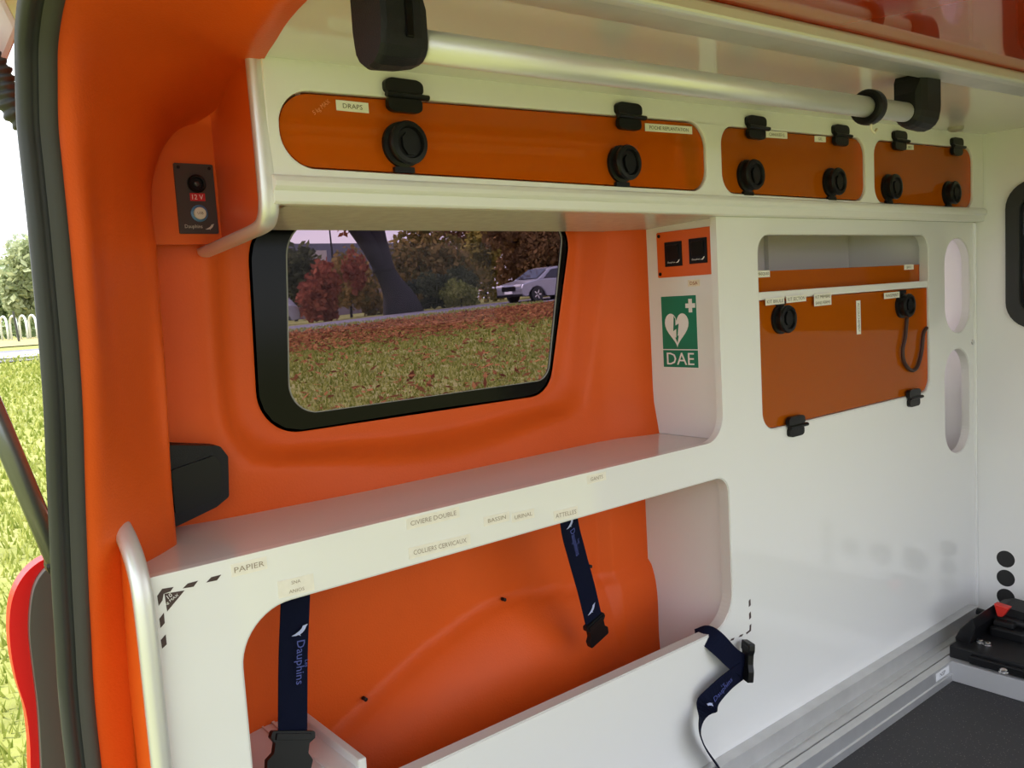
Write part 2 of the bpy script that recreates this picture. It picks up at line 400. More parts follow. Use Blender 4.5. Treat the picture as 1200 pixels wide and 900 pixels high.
# ------------------------------------------------ rear pillar and header liner
rowsA = [  # A seal edge, B, C, D
 [(.262, .080, FZ), (.285, .085, FZ), (.325, .11, FZ), (.405, .165, FZ), (.432, .215, FZ), (.432, .345, FZ)],
 [(.250, .072, .50), (.275, .078, .50), (.318, .10, .50), (.405, .165, .50), (.430, .21, .50), (.43, .345, .50)],
 [(.251, .045, .72), (.276, .050, .72), (.325, .085, .72), (.400, .150, .72), (.427, .20, .72), (.43, .345, .72)],
 [(.254, .010, .89), (.280, .016, .89), (.330, .065, .89), (.398, .140, .89), (.424, .185, .89), (.432, .345, .89)],
 [(.256, -.035, 1.06), (.284, -.026, 1.06), (.325, .045, 1.06), (.392, .118, 1.06), (.428, .172, 1.06), (.44, .345, 1.06)],
 [(.256, -.055, 1.23), (.286, -.046, 1.23), (.318, .020, 1.23), (.385, .100, 1.23), (.434, .172, 1.23), (.45, .345, 1.23)],
 [(.256, -.060, 1.33), (.286, -.052, 1.335), (.325, .015, 1.34), (.388, .110, 1.335), (.438, .185, 1.33), (.468, .345, 1.333)],
 [(.256, -.063, 1.385), (.287, -.058, 1.395), (.335, .005, 1.405), (.40, .110, 1.40), (.455, .20, 1.39), (.480, .345, 1.385)],
 [(.257, -.080, 1.437), (.289, -.072, 1.45), (.345, -.010, 1.462), (.42, .09, 1.462), (.485, .20, 1.452), (.515, .30, 1.448)],
 [(.257, -.103, 1.475), (.291, -.095, 1.488), (.352, -.035, 1.500), (.435, .05, 1.505), (.515, .13, 1.500), (.565, .21, 1.488)],
 [(.257, -.155, 1.508), (.292, -.145, 1.516), (.358, -.085, 1.523), (.445, -.005, 1.526), (.530, .06, 1.521), (.578, .12, 1.515)],
 [(.258, -.225, 1.530), (.294, -.215, 1.536), (.362, -.16, 1.538), (.45, -.08, 1.529), (.520, -.025, 1.5135), (.562, .012, 1.5120)],
 [(.258, -.32, 1.545), (.296, -.315, 1.550), (.365, -.27, 1.549), (.44, -.20, 1.534), (.495, -.145, 1.5120), (.536, -.10, 1.5115)],
 [(.260, -.50, 1.552), (.298, -.50, 1.557), (.37, -.46, 1.554), (.42, -.40, 1.537), (.460, -.345, 1.5110), (.497, -.30, 1.5100)],
 [(.260, -.80, 1.556), (.298, -.80, 1.560), (.36, -.80, 1.556), (.41, -.80, 1.540), (.44, -.80, 1.521), (.455, -.80, 1.508)],
 [(.260, -1.42, 1.556), (.298, -1.42, 1.560), (.36, -1.42, 1.556), (.41, -1.42, 1.540), (.44, -1.42, 1.521), (.455, -1.42, 1.508)],
]
A_PATH = catmull([r[0] for r in rowsA], 6)
colsP = list(zip(*[catmull(c, 6) for c in zip(*rowsA)]))     # rows of 6 points
def pillar_point(p):
    x, y, z = p                                                # shallow moulded finger hollow on the pillar face
    a = ((z-1.02)/.15)**2+((x-.372)/.045)**2
    k = math.exp(-a*1.4)*.045
    return (x+k*.5, y+k, z)
mb = MB(); grid_geo(mb, [[pillar_point(p) for p in catmull(r, 6)] for r in colsP])
pil = mb.obj('trim_3', ORANGE, smooth=True); tag(pil, 'padded orange liner of the rear pillar arching over the door opening', kind='structure')

# rubber door seal following the opening
def seal_geo(prof, mi):
    rows = []
    for i, p in enumerate(A_PATH):
        d = (A_PATH[min(i+1, len(A_PATH)-1)]-A_PATH[max(i-1, 0)]).normalized()
        xa = Vector((1, 0, 0)); n = d.cross(xa).normalized()
        if n.y > 0 and i < 20: pass
        inward = Vector((0, -d.z, d.y)).normalized()           # towards the opening
        rows.append([p+xa*a+inward*b for a, b in prof])
    grid_geo(sm, rows, mi)
sl = thing('door_seal', 'dark ribbed rubber seal round the rear door opening', 'door seal', (.24, .08, FZ))
sm = MB(); seal_geo([(.004, -.012), (.003, .003), (-.004, .007), (-.012, .006), (-.018, .004)], 0)
sm.obj('ribbed_strip', RUBBER2, sl, smooth=True)
sm = MB(); seal_geo([(-.016, -.012), (-.017, .004), (-.021, .0), (-.025, .004), (-.031, .008), (-.037, .006), (-.041, -.002), (-.040, -.014)], 0)
sm.obj('seal_bulb', RUBBER, sl, smooth=True)

# ================================================================== LOWER CABINET WITH L-SHAPED FRONT
SX = 1.645
lc = thing('storage_cabinet', 'white built-in side cabinet with L-shaped front, counter and large open bay', 'cabinet', (1.65, .1, FZ))
outer = round_poly([(.322, FZ), (PX-.008, FZ), (PX-.008, 1.303), (SX-.004, 1.303), (SX-.004, ZC), (.322, ZC)], [0, 0, 0, 0, .062, .004], 12)
BAY = round_poly([(.447, .26), (.447, .691), (1.655, .691), (1.655, .318), (.50, .318)], [.0, .085, .048, .075, .0], 12)
BAY = round_poly([(.446, .318), (.446, .691), (1.656, .691), (1.656, .318)], [.05, .088, .046, .085], 12)
DOOR = rrect(1.799, .772, 2.691, 1.263, .05, 10)
S1 = rrect(2.796, .942, 2.982, 1.253, .0925, 12); S2 = rrect(2.790, .545, 2.974, .895, .0915, 12)
fp = plate('front_panel', 'y', outer, [BAY, DOOR, S1, S2], 0., .018, WHITE, lc, bevel=.0025)
plate('counter', 'z', [(.322, .0185), (1.66, .0185), (1.66, .295), (.45, .33), (.322, .33)], [], ZC-.022, ZC-.004, COUNTER, lc)
plate('side_panel', 'x', [(.018, ZC-.004), (.335, ZC-.004), (.335, 1.31), (.018, 1.31)], [], 1.655, 1.67, WHITE, lc, bevel=.002)
plate('divider_panel', 'x', [(.018, FZ), (.335, FZ), (.335, ZC-.022), (.018, ZC-.022)], [], 1.662, 1.678, INSIDE, lc)
# grey edge band lining the bay, door hole and slots
def rim(name, loop, y0, y1, th, m_):
    c = Vector((sum(p[0] for p in loop)/len(loop), sum(p[1] for p in loop)/len(loop))); L = len(loop)
    inner = []
    for i in range(L):
        e = Vector(loop[(i+1) % L])-Vector(loop[i-1]); nn = Vector((-e.y, e.x)).normalized()
        if nn.dot(c-Vector(loop[i])) < 0: nn = -nn
        inner.append(tuple(Vector(loop[i])+nn*th))
    return plate_geo(MB(), 'y', loop, [inner], y0, y1).obj(name, m_, lc)
EDGE = mat('edge_band', (.64, .63, .60), .35)
rim('bay_edge_band', BAY, .002, .030, .003, EDGE)
rim('hatch_edge_band', DOOR, .002, .028, .003, EDGE)
rim('slot_edge_band', S1, .002, .026, .003, EDGE); rim('slot_edge_band', S2, .002, .026, .003, EDGE)
# orange rear end panel with its rounded aluminium edge strip
plate('end_panel', 'x', [(.09, FZ), (-.011, FZ), (-.011, .6), (-.009, .72), (-.001, .773), (.020, .805), (.056, .831), (.09, .842)], [], .306, .321, ORANGEP, lc)
def strip_yz(name, path, x0, x1, th, parent, m_, side=1):
    P = [Vector((0, a, b)) for a, b in path]; P = catmull(P, 6); rows = []
    for i, p in enumerate(P):
        d = (P[min(i+1, len(P)-1)]-P[max(i-1, 0)]).normalized(); n = Vector((0, -d.z, d.y))*side; xm = (x0+x1)/2; hw = (x1-x0)/2; r = []
        for k in range(11):
            a = PI*k/10; r.append(Vector((xm-math.cos(a)*hw, p.y, p.z))+n*(math.sin(a)**.7*th))
        r.append(Vector((x1, p.y, p.z))-n*.004); r.append(Vector((x0, p.y, p.z))-n*.004); r.append(r[0]); rows.append(r)
    b_ = MB(); grid_geo(b_, rows); w = 14; e = len(rows)-1
    b_.add(rows[0][:13], [tuple(range(13))]); b_.add(rows[-1][:13], [tuple(range(13))])
    o = b_.obj(name, m_, parent, smooth=True); return o
strip_yz('edge_strip', [(-.014, FZ), (-.014, .3), (-.014, .6), (-.012, .72), (-.004, .775), (.018, .81), (.055, .836), (.085, .846)], .300, .327, .011, lc, ALU_SATIN, 1)

# orange moulded liner of the open bay, swelling into the wheel arch
crease = [(on_y(u, v, .28).x, on_y(u, v, .28).z) for u, v in [(360, 893), (390, 870), (450, 812), (500, 766), (560, 722), (600, 703), (680, 690)]]
crease += [(1.66, crease[-1][1]+.01)]
XF = on_y(712, 640, .27).x
def zc_at(x):
    if x <= crease[0][0]: return crease[0][1]-(crease[0][0]-x)*.9
    for a, b in zip(crease, crease[1:]):
        if a[0] <= x <= b[0]: return a[1]+(b[1]-a[1])*(x-a[0])/(b[0]-a[0])
    return crease[-1][1]
rows = []
for j in range(61):
    z = FZ+(.752-FZ)*j/60; r = []
    for i in range(81):
        x = .40+(1.664-.40)*i/80; d = zc_at(x)-z
        y = .300
        if d > 0: y -= .010*smooth01(d/.006)+(.115-.065*smooth01((x-1.3)/.3))*(1-math.exp(-d/.13))
        y -= .022*smooth01((x-XF)/.02)*smooth01((z-.2)/.2)
        y = min(y, .30); y -= .02*smooth01((.60-x)/.1)
        r.append((x, y, z))
    rows.append(r)
mb = MB(); grid_geo(mb, rows); bl = mb.obj('bay_liner', ORANGE, lc, smooth=True); bl['label'] = 'orange moulded liner over the wheel arch inside the bay'
for u, v in ((429, 820), (592, 703), (693, 664)):
    p = on_y(u, v, .285); mb = MB(); lathe_geo(mb, [(.0042, -.012), (.0042, .0), (.002, .001)], p, (0, -1, 0), 12); mb.obj('rivet', BLACK, lc)
MB().box(.395, .02, FZ, .402, .33, ZC-.03).obj('bay_end', ORANGE, lc)
# white tray in the rear corner of the bay
mb = MB(); mb.box(.40, .03, .335, .642, .30, .350)
mb.box(.600, .03, .35, .606, .30, .3535); mb.box(.580, .03, .35, .583, .30, .3525)
mb.obj('bay_tray', WHITE, lc)
MB().box(.642, .03, .30, .658, .30, .366).obj('tray_edge', mat('tray_edge_board', (.70, .695, .68), .5), lc, bevel=.003)

# stickers and faded tapes on the front
def sticker(name, polys, y=-.0006):
    mb = MB()
    for pl_ in polys: plate_geo(mb, 'y', [(on_y(u, v, 0).x, on_y(u, v, 0).z) for u, v in pl_], [], y, .0004)
    return mb.obj(name, DARKMARK, lc)
def c6(pts): return [(180+a/6, 640+b/6) for a, b in pts]
sticker('corner_mark', [c6([(25, 350), (60, 300), (140, 287), (118, 318), (70, 335), (62, 380), (35, 420)])])
for q in ([(205, 297), (240, 262), (312, 243), (280, 285)], [(370, 255), (405, 218), (475, 200), (445, 240)],
          [(40, 510), (72, 468), (78, 540), (48, 575)], [(50, 660), (85, 620), (92, 690), (60, 720)]): sticker('dash_mark', [c6(q)])
mb = MB(); tri_ = c6([(76, 335), (217, 311), (95, 459)]); plate_geo(mb, 'y', [(on_y(u, v, 0).x, on_y(u, v, 0).z) for u, v in tri_], [], -.0006, .0004, 0)
r_ = (on_y(200, 702, 0)-on_y(213, 692, 0)).normalized()*-1; r_ = Vector((r_.x, 0, r_.z)).normalized(); u_ = Vector((-r_.z, 0, r_.x))
text_add(mb, '10', on_y(198.6, 698.3, -.001), r_, u_, .0062, None, 1); text_add(mb, 'kg MAX', on_y(201.3, 703.0, -.001), r_, u_, .0050, .022, 1)
ob('load_sticker', mesh('load_sticker', mb.v, mb.f, mb.i), [DARKMARK, SIGNW], lc)
def c4(pts): return [(640+a/4.286, 660+b/4.286) for a, b in pts]
for q in ([(1017, 190), (1025, 180), (1027, 210), (1018, 220)], [(1019, 253), (1027, 243), (1029, 273), (1020, 283)],
          [(1022, 312), (1030, 305), (1028, 340), (1006, 357), (1004, 349), (1021, 336)], [(966, 372), (975, 360), (990, 355), (983, 367)], [(924, 390), (930, 380), (945, 374), (940, 386)]):
    sticker('dash_mark', [c4(q)])
kw = dict(tape=TAPET, ink=INKB)
for u, v, w, h, tx in ((292, 664, 42, 15, 'PAPIER'), (508, 607, 62, 13, 'CIVIERE DOUBLE'),
                       (516, 640, 72, 13, 'COLLIERS CERVICAUX'), (582, 608, 30, 11, 'BASSIN'), (613, 604, 26, 11, 'URINAL'), (663, 602, 28, 12, 'ATTELLES'), (699, 560, 22, 10, 'GANTS')):
    tape_px(lc, u, v, w, h, 0., [tx], slope=-.24, fh=.42, **kw)

tape_px(lc, 347, 686.5, 42, 20, 0., ['SNA', 'ANIOS'], slope=-.24, fh=.40, **kw)
# ---- right-hand hatch: inner box, shelf, amber retainer, amber drop flap
mb = MB(); mb.box(1.685, .29, .70, 2.715, .30, 1.30); mb.box(1.678, .02, .70, 1.686, .30, 1.30); mb.box(2.712, .02, .40, 2.722, .318, 1.30)
mb.box(1.68, .02, .70, 2.72, .30, .712); mb.box(1.68, .02, 1.29, 3.01, .318, 1.30)
mb.obj('hatch_box', INSIDE, lc)
MB().box(2.25, .275, 1.1, 2.71, .289, 1.29).obj('added_glow_board', mat('painted_hatch_glow', (.64, .63, .61), .4), lc)  # board added for a reflected glow in the hatch, put into its colour
mb = MB(); mb.box(2.722, .02, .50, 3.01, .318, .51); mb.box(2.722, .300, .51, 3.01, .312, .80); mb.box(3.003, .02, .5, 3.012, .318, 1.30); mb.obj('slot_box', WHITE, lc)
zs = on_y(890, 350, .02).z
MB().box(1.686, .004, zs-.004, 2.712, .29, zs+.016).obj('inner_shelf', WHITE2, lc, bevel=.002)
ret = MB().box(1.690, .030, zs+.016, 2.69, .034, on_y(890, 318, .03).z).obj('shelf_retainer', AMBER, lc)
tape_px(ret, 894, 321, 16, 8, .029, ['MASQUES'], tape=TAPEW, slope=-.05); tape_px(ret, 1065, 313, 11, 6, .029, ['BAVU'], tape=TAPEW, slope=-.05)
ztop = zs-.006
flap = plate('hatch_flap', 'y', round_poly([(1.804, .777), (2.686, .777), (2.686, ztop), (1.804, ztop)], [.046, .046, .004, .004], 10), [], .006, .011, AMBER, lc)
flap['label'] = 'amber see-through drop flap of the hatch'

# latch knob and hinge, built once and shared
def knob_mesh():
    mb = MB()
    lathe_geo(mb, [(.031, .0), (.031, .006), (.026, .008), (.0255, .016), (.0285, .017), (.0295, .022), (.0275, .0255), (.0215, .0262), (.0195, .021), (.0, .021)], (0, 0, 0), (0, -1, 0), 36)
    # raised thumb lever inside the ring
    o_ = round_poly([(-.012, -.006), (-.005, -.0165), (.005, -.0165), (.012, -.006), (.0125, .006), (.006, .0125), (-.006, .0125), (-.0125, .006)], .003, 3)
    plate_geo(mb, 'y', o_, [], -.0255, -.018, 0)
    plate_geo(mb, 'y', rrect(-.016, -.038, .016, -.030, .001, 2), [], -.006, 0., 0)
    return fixed('latch_knob', mb.v, mb.f)
KNOB = knob_mesh(); KNOB.materials.append(BLACK)
for p in KNOB.polygons: p.use_smooth = False
def hinge_mesh():
    mb = MB()
    plate_geo(mb, 'y', rrect(-.027, .001, .023, .030, .011, 6), [], -.010, 0.)
    plate_geo(mb, 'y', rrect(-.024, -.029, .021, -.001, .010, 6), [], -.009, 0.)
    tube_geo(mb, [(-.026, -.009, 0), (.029, -.009, 0)], .0055, 12)
    return fixed('hinge', mb.v, mb.f)
HINGE = hinge_mesh(); HINGE.materials.append(BLACK)
def put(name, me, loc, parent, rot=None, sc=(1.2, 1.15, 1.2), bev=0.):
    o = bpy.data.objects.new(name, me); COL.objects.link(o); o.parent = parent
    o.matrix_parent_inverse = Matrix.Translation(-base_of(parent)); o.location = loc; o.scale = sc
    if rot: o.rotation_euler = rot
    if bev:
        md = o.modifiers.new('edge', 'BEVEL'); md.width = bev; md.segments = 2; md.limit_method = 'ANGLE'
    return o
for u, v in ((920, 374), (1062, 358)):
    p = on_y(u, v, -.01); put('latch_knob', KNOB, (p.x, .006, p.z), flap, rot=(0, PI, 0))
for u, v in ((932, 499), (1070, 466)):
    p = on_y(u, v, -.003); put('hinge', HINGE, (p.x, .0, p.z), flap, sc=(1.45, 1.2, .9), bev=.002)
for u, v, w, h, tx in ((908, 353, 22, 8, ['KIT BRULE']), (933, 350, 23, 8, ['KIT SECTION']), (964, 351, 20, 14, ['KIT MEMBRE', 'SANS FERME']), (1045, 346, 18, 7, ['PANSEMENT'])):
    tape_px(flap, u, v, w, h, -.0015, tx, tape=TAPEW, slope=-.10)
c = on_y(1006, 372, .005); label_tape(flap, c, (0, 0, -1), (1, 0, 0), TOCAM, .095, .022, ['ACCOUCHEMENT'], tape=TAPEW)
ln = MB(); pts = [on_y(u, v, -.002) for u, v in [(1063, 372), (1061, 395), (1058, 410), (1060, 425), (1068, 434), (1075, 430), (1080, 412), (1082, 392), (1086, 384)]]
tube_geo(ln, catmull(pts, 5), .0055, 8); lz = ln.obj('lanyard', mat('brown_black_cord', (.045, .018, .012), .6), smooth=True); tag(lz, 'dark looped lanyard hanging from the knob of the amber hatch flap', 'lanyard')
bx = MB().box(1.83, .10, .712, 1.98, .22, .83).obj('storage_box', mat('tan_card', (.55, .40, .28), .6), None, bevel=.004)
tag(bx, 'small tan box standing behind the amber hatch flap', 'box')

# ================================================================== OVERHEAD CABINET
YF = -.030
oc = thing('overhead_cabinet', 'long white overhead cabinet with three amber flaps below the ceiling', 'cabinet', (1.78, .1, 1.30))
def hole(px, rad): return round_poly([(on_y(u, v, YF).x, on_y(u, v, YF).z) for u, v in px], rad, 12)
H1 = round_poly([(.567, 1.356), (1.577, 1.352), (1.577, 1.504), (.567, 1.471)], [.056, .05, .055, .056], 12)
H2 = round_poly([(1.631, 1.351), (2.264, 1.348), (2.264, 1.517), (1.631, 1.502)], .045, 10)
H3 = round_poly([(2.312, 1.346), (2.936, 1.342), (2.936, 1.533), (2.312, 1.518)], .045, 10)
face = [(.548, 1.335), (PX-.001, 1.328), (PX-.001, ceil_z(PX)+.004), (.548, ceil_z(.548)+.004)]
plate('face_panel', 'y', face, [H1, H2, H3], YF, YF+.016, WHITE2, oc, bevel=.003)
lipp = [(-.014, 1.346), (-.030, 1.345), (-.038, 1.341), (-.042, 1.334), (-.0425, 1.327), (-.038, 1.3225), (-.034, 1.321), (-.034, 1.305), (-.030, 1.3015), (-.014, 1.301)]
prof_x('bottom_moulding', lipp, .548, PX-.004, WHITE2, oc, bevel=.0015)
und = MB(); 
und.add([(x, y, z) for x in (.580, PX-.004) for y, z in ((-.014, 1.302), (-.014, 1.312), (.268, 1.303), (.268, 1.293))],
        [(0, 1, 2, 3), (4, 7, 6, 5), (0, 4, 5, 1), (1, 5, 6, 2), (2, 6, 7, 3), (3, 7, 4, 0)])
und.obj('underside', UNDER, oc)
MB().box(1.548, .0, 1.2905, 1.575, .268, 1.294).obj('underside_joint', mat('joint_grey', (.2, .19, .17), .4), oc) if False else None
cb = MB(); cb.box(.600, .262, 1.305, 3.01, .272, 1.505); cb.box(.590, -.012, 1.325, 3.01, .262, 1.333)
for x in (.610, 1.60, 2.285, 3.0): cb.box(x-.004, -.012, 1.333, x+.004, .262, ceil_z(x)-.004)
cb.obj('carcass', INSIDE, oc)
LIGHTW = mat('pale_wood', (.60, .40, .22), .5, var=.15, vscale=30)
MB().box(.80, .235, 1.333, 1.50, .262, 1.375).obj('back_batten', LIGHTW, oc)
# rear end: orange side panel with rounded aluminium edge strip, and the socket board turned along the wall
ep = round_poly([(-.012, 1.53), (-.014, 1.275), (.26, 1.258), (.26, 1.53)], [0, .02, 0, 0]); mb = plate_geo(MB(), 'x', ep, [], 0., .011)
mb.v = [(x+.545+.0275*(y+.014)/.274, y, z) for x, y, z in mb.v]; mb.obj('end_panel', ORANGEP, oc)
plate('socket_board', 'y', [(.42, 1.266), (.572, 1.266), (.572, 1.52), (.42, 1.52)], [], .252, .262, ORANGEP, oc)
strip_yz('edge_strip', [(-.016, ceil_z(.54)+.002), (-.018, 1.44), (-.020, 1.36), (-.019, 1.305), (-.010, 1.283), (.012, 1.273), (.08, 1.2675), (.17, 1.261), (.262, 1.255)], .530, .560, .011, oc, ALU_SATIN, -1)

def up_flap(hole_, x0, x1, knobs, hinges, tapes, desc):
    c = Vector((sum(p[0] for p in hole_)/len(hole_), sum(p[1] for p in hole_)/len(hole_))); ins = []
    L = len(hole_)
    for i in range(L):
        e = Vector(hole_[(i+1) % L])-Vector(hole_[i-1]); nn = Vector((-e.y, e.x)).normalized()
        if nn.dot(c-Vector(hole_[i])) < 0: nn = -nn
        ins.append(tuple(Vector(hole_[i])+nn*.0035))
    fl = plate('flap', 'y', ins, [], YF+.006, YF+.011, AMBER, oc); fl['label'] = desc
    for u, v in knobs: p = on_y(u, v, YF-.012); put('latch_knob', KNOB, (p.x, YF+.006, p.z), fl)
    for u, v in hinges: p = on_y(u, v, YF-.006); put('hinge', HINGE, (p.x, YF+.001, p.z), fl, sc=(1.45, 1.2, .9), bev=.002)
    for u, v, w, h, tx, sl_ in tapes: tape_px(fl, u, v, w, h, YF+.005, [tx], tape=TAPEW, slope=sl_, fh=.46)
up_flap(H1, 0, 0, [(477, 168), (734, 191)], [(475, 113), (738, 137)], [(413, 125, 38, 12, 'DRAPS', .10), (784, 151, 55, 9, 'POCHE REPLANTATION', .07)], 'long amber flap with rounded ends')
up_flap(H2, 0, 0, [(882, 205), (980, 213)], [(887, 150), (986, 159)], [(910, 158, 25, 8, 'CANULES G', .07), (961, 163, 13, 7, 'GEL', .05)], 'middle amber flap')
up_flap(H3, 0, 0, [(1047, 219), (1117, 226)], [(1055, 165), (1122, 172)], [(1066, 172.5, 9, 6, 'BIO', .05)], 'short amber flap next to the partition')
# etched 5 kg mark on the long flap
mb = MB(); p = on_y(377, 126, YF+.005); d1 = Vector((.80, 0, .6)); d2 = Vector((-.6, 0, .80))
text_add(mb, '5 kg MAX', p, d1, d2, .009, .036); mb2 = mesh('etched_mark', mb.v, mb.f); ob('etched_mark', mb2, mat('etched_orange', (.72, .28, .09), .6), oc)

# ================================================================== GRAB RAIL
RY = -.38
def rail_z(x): return 1.447+(x-.733)*.0238
gr_ = thing('grab_rail', 'aluminium ceiling grab rail held by two black brackets', 'grab rail', (1.17, RY, 1.45))
mb = MB(); tube_geo(mb, [(.585, RY, rail_z(.585)), (1.2, RY, rail_z(1.2)), (1.80, RY, rail_z(1.80))], .0195, 28); mb.obj('tube', ALU_SATIN, gr_, smooth=True)
def bracket(x0, x1, zc_, flip, slot):
    top0 = ceil_z((x0+x1)/2)+.002; mb = MB()
    def sec(x, w, drop, tw, kt):
        top = zc_+.018+(top0-zc_-.018)*kt; a = [(RY+tw, top), (RY+tw, zc_+.015)]
        for k in range(9):
            th = PI*k/8; a.append((RY+math.cos(th)*w, zc_-math.sin(th)*drop))
        a += [(RY-tw, zc_+.015), (RY-tw, top)]; return [(x, y, z) for y, z in a]
    xs_ = [x0, x0+.012, x0+.03, x1-.006, x1]; prm = [(.022, .022, .022, .3), (.028, .028, .028, .75), (.032, .032, .033, 1.), (.034, .034, .035, 1.), (.030, .030, .032, 1.)]
    if flip: xs_ = [x1-(x-x0) for x in xs_]
    rows = [sec(x, *p) for x, p in zip(xs_, prm)]
    grid_geo(mb, rows); n = len(rows[0]); mb.add(rows[0], [tuple(range(n))]); mb.add(rows[-1], [tuple(range(n))])
    for r0, r1 in zip(rows, rows[1:]): mb.add([r0[0], r0[-1], r1[-1], r1[0]], [(0, 1, 2, 3)])
    return mb.obj('bracket', BLACKS, gr_, bevel=.004, seg=3)
b1 = bracket(.520, .588, rail_z(.56), True, True)
MB().box(.551, RY-.0355, 1.440, .562, RY-.030, 1.490).obj('bracket_slot', FRIT, b1, bevel=.002)
bracket(1.775, 1.865, rail_z(1.80), False, False)
xr = 1.63; mb = MB(); lathe_geo(mb, [(.020, -.012), (.030, -.014), (.0335, -.010), (.034, .0), (.0335, .010), (.030, .014), (.020, .012)], (xr, RY, rail_z(xr)), (1, 0, .024), 32)
sl_o = mb.obj('sliding_collar', BLACK, gr_, bevel=.002)
mb = MB(); tube_geo(mb, catmull([(xr, RY-.005, rail_z(xr)-.030), (xr, RY-.005, rail_z(xr)-.042), (xr+.012, RY-.005, rail_z(xr)-.048), (xr+.022, RY-.005, rail_z(xr)-.040)], 5), .0025, 8)
mb.obj('hook', mat('cream_hook', (.7, .66, .5), .4), sl_o, smooth=True)
mb = MB(); p = on_z(1120, 150, ceil_z(2.6)); lathe_geo(mb, [(.022, 0), (.021, .010), (.014, .014), (0.004, .0145)], (p.x, p.y, ceil_z(p.x)+.001), (0, 0, -1), 24)
tag(mb.obj('ceiling_button', mat('grey_cap', (.35, .32, .26), .4)), 'small grey round cap on the white ceiling near the partition', 'ceiling cap')

# ================================================================== SOCKETS, SWITCHES, SIGN
sk = thing('socket_plate', 'dark socket plate with round 12 V outlet and white button on orange board', 'socket plate', (.535, .25, 1.283))
plate('plate', 'y', rrect(.499, 1.284, .566, 1.403, .002, 2), [], .248, .252, DGREY, sk)
mb = MB(); lathe_geo(mb, [(.0155, 0), (.0155, .004), (.0135, .0065), (.0105, .006), (.0095, .001), (0, .001)], (.5345, .248, 1.369), (0, -1, 0), 28); sck = mb.obj('outlet', BLACK, sk)
mb = MB(); lathe_geo(mb, [(.0045, 0), (.0045, .004), (.002, .005)], (.5345, .2475, 1.369), (0, -1, 0), 12); mb.obj('contact', DGREY, sck)
mb = MB(); quad(mb, (.5345, .2475, 1.3465), XR, ZU, .026, .0135, 0); text_add(mb, '12 V', (.5345, .2470, 1.3465), XR, ZU, .0085, .019, 1); ob('voltage_sticker', mesh('v', mb.v, mb.f, mb.i), [mat('red_sticker', (.55, .02, .03), .4), SIGNW], sk)
mb = MB(); lathe_geo(mb, [(.0145, 0), (.0145, .003), (.0115, .0045), (.0110, .003)], (.5345, .248, 1.3185), (0, -1, 0), 28); lathe_geo(mb, [(.0105, 0), (.0105, .006), (.0095, .0068), (0, .007)], (.5345, .248, 1.3185), (0, -1, 0), 24, 1)
text_add(mb, 'USB', (.5345, .2405, 1.3185), XR, ZU, .0045, .010, 2); ob('button', mesh('btn', mb.v, mb.f, mb.i), [BLUE, mat('pale_button', (.72, .72, .65), .35), INK], sk)
def dolphin(mb, c, right, up, s, mi):
    P = [(-1.0, -.45), (-.55, -.30), (-.1, -.05), (.2, .2), (.35, .5), (.95, .62), (.75, .35), (.62, .05), (.35, -.25), (.05, -.42), (.12, -.62), (-.12, -.46), (-.5, -.52)]
    tri = tessellate_polygon([[Vector((a, b, 0)) for a, b in P]]); c = Vector(c)
    mb.add([c+Vector(right)*(a*s)+Vector(up)*(b*s) for a, b in P], [tuple(t) for t in tri], mi)
mb = MB(); text_add(mb, 'Dauphins', (.523, .2472, 1.2955), XR, ZU, .008, .030, 0); dolphin(mb, (.551, .2472, 1.2955), XR, ZU, .0085, 0); ob('maker_mark', mesh('mk', mb.v, mb.f, mb.i), [mat('grey_print', (.6, .58, .52), .5)], sk)
for x in (.506, .559):
    mb = MB(); lathe_geo(mb, [(.003, 0), (.003, .001), (.001, .0012)], (x, .248, 1.396), (0, -1, 0), 10); mb.obj('screw', BLACK, sk)

XS = 1.655; RT = (0, -1, 0)
sw = thing('switch_panel', 'orange plate with two black rocker switches on the white side panel', 'switch panel', (XS, .1, 1.17))
plate('plate', 'x', rrect(.004, 1.170, .191, 1.282, .004, 3), [], XS-.004, XS, ORANGEP, sw, bevel=.001)
for yc, zz in ((.138, 1.226), (.062, 1.228)):
    mb = MB(); mb.box(XS-.007, yc-.0265, zz-.030, XS-.003, yc+.0265, zz+.030); mb.add([(XS-.007, yc-.018, zz-.012), (XS-.007, yc+.018, zz-.012), (XS-.012, yc+.018, zz+.020), (XS-.012, yc-.018, zz+.020), (XS-.007, yc-.018, zz+.024), (XS-.007, yc+.018, zz+.024)], [(0, 1, 2, 3), (3, 2, 5, 4), (0, 3, 4), (1, 5, 2)])
    so = mb.obj('switch', BLACK, sw, bevel=.001)
    mb = MB(); text_add(mb, 'Dauphins', (XS-.0075, yc+.005, zz-.0205), RT, ZU, .005, .024, 0); dolphin(mb, (XS-.0075, yc-.015, zz-.0185), RT, ZU, .0068, 0); ob('maker_mark', mesh('mk', mb.v, mb.f, mb.i), [SIGNW], so)
for yc, zz in ((.183, 1.273), (.013, 1.274), (.183, 1.179), (.013, 1.179)):
    mb = MB(); lathe_geo(mb, [(.0045, 0), (.004, .002), (.001, .0022)], (XS-.004, yc, zz), (-1, 0, 0), 12); mb.obj('screw', BLACK, sw)
label_tape(lc, (XS, .082, 1.152), RT, ZU, (-1, 0, 0), .036, .016, ['DSA'], tape=TAPE, ink=INKR)

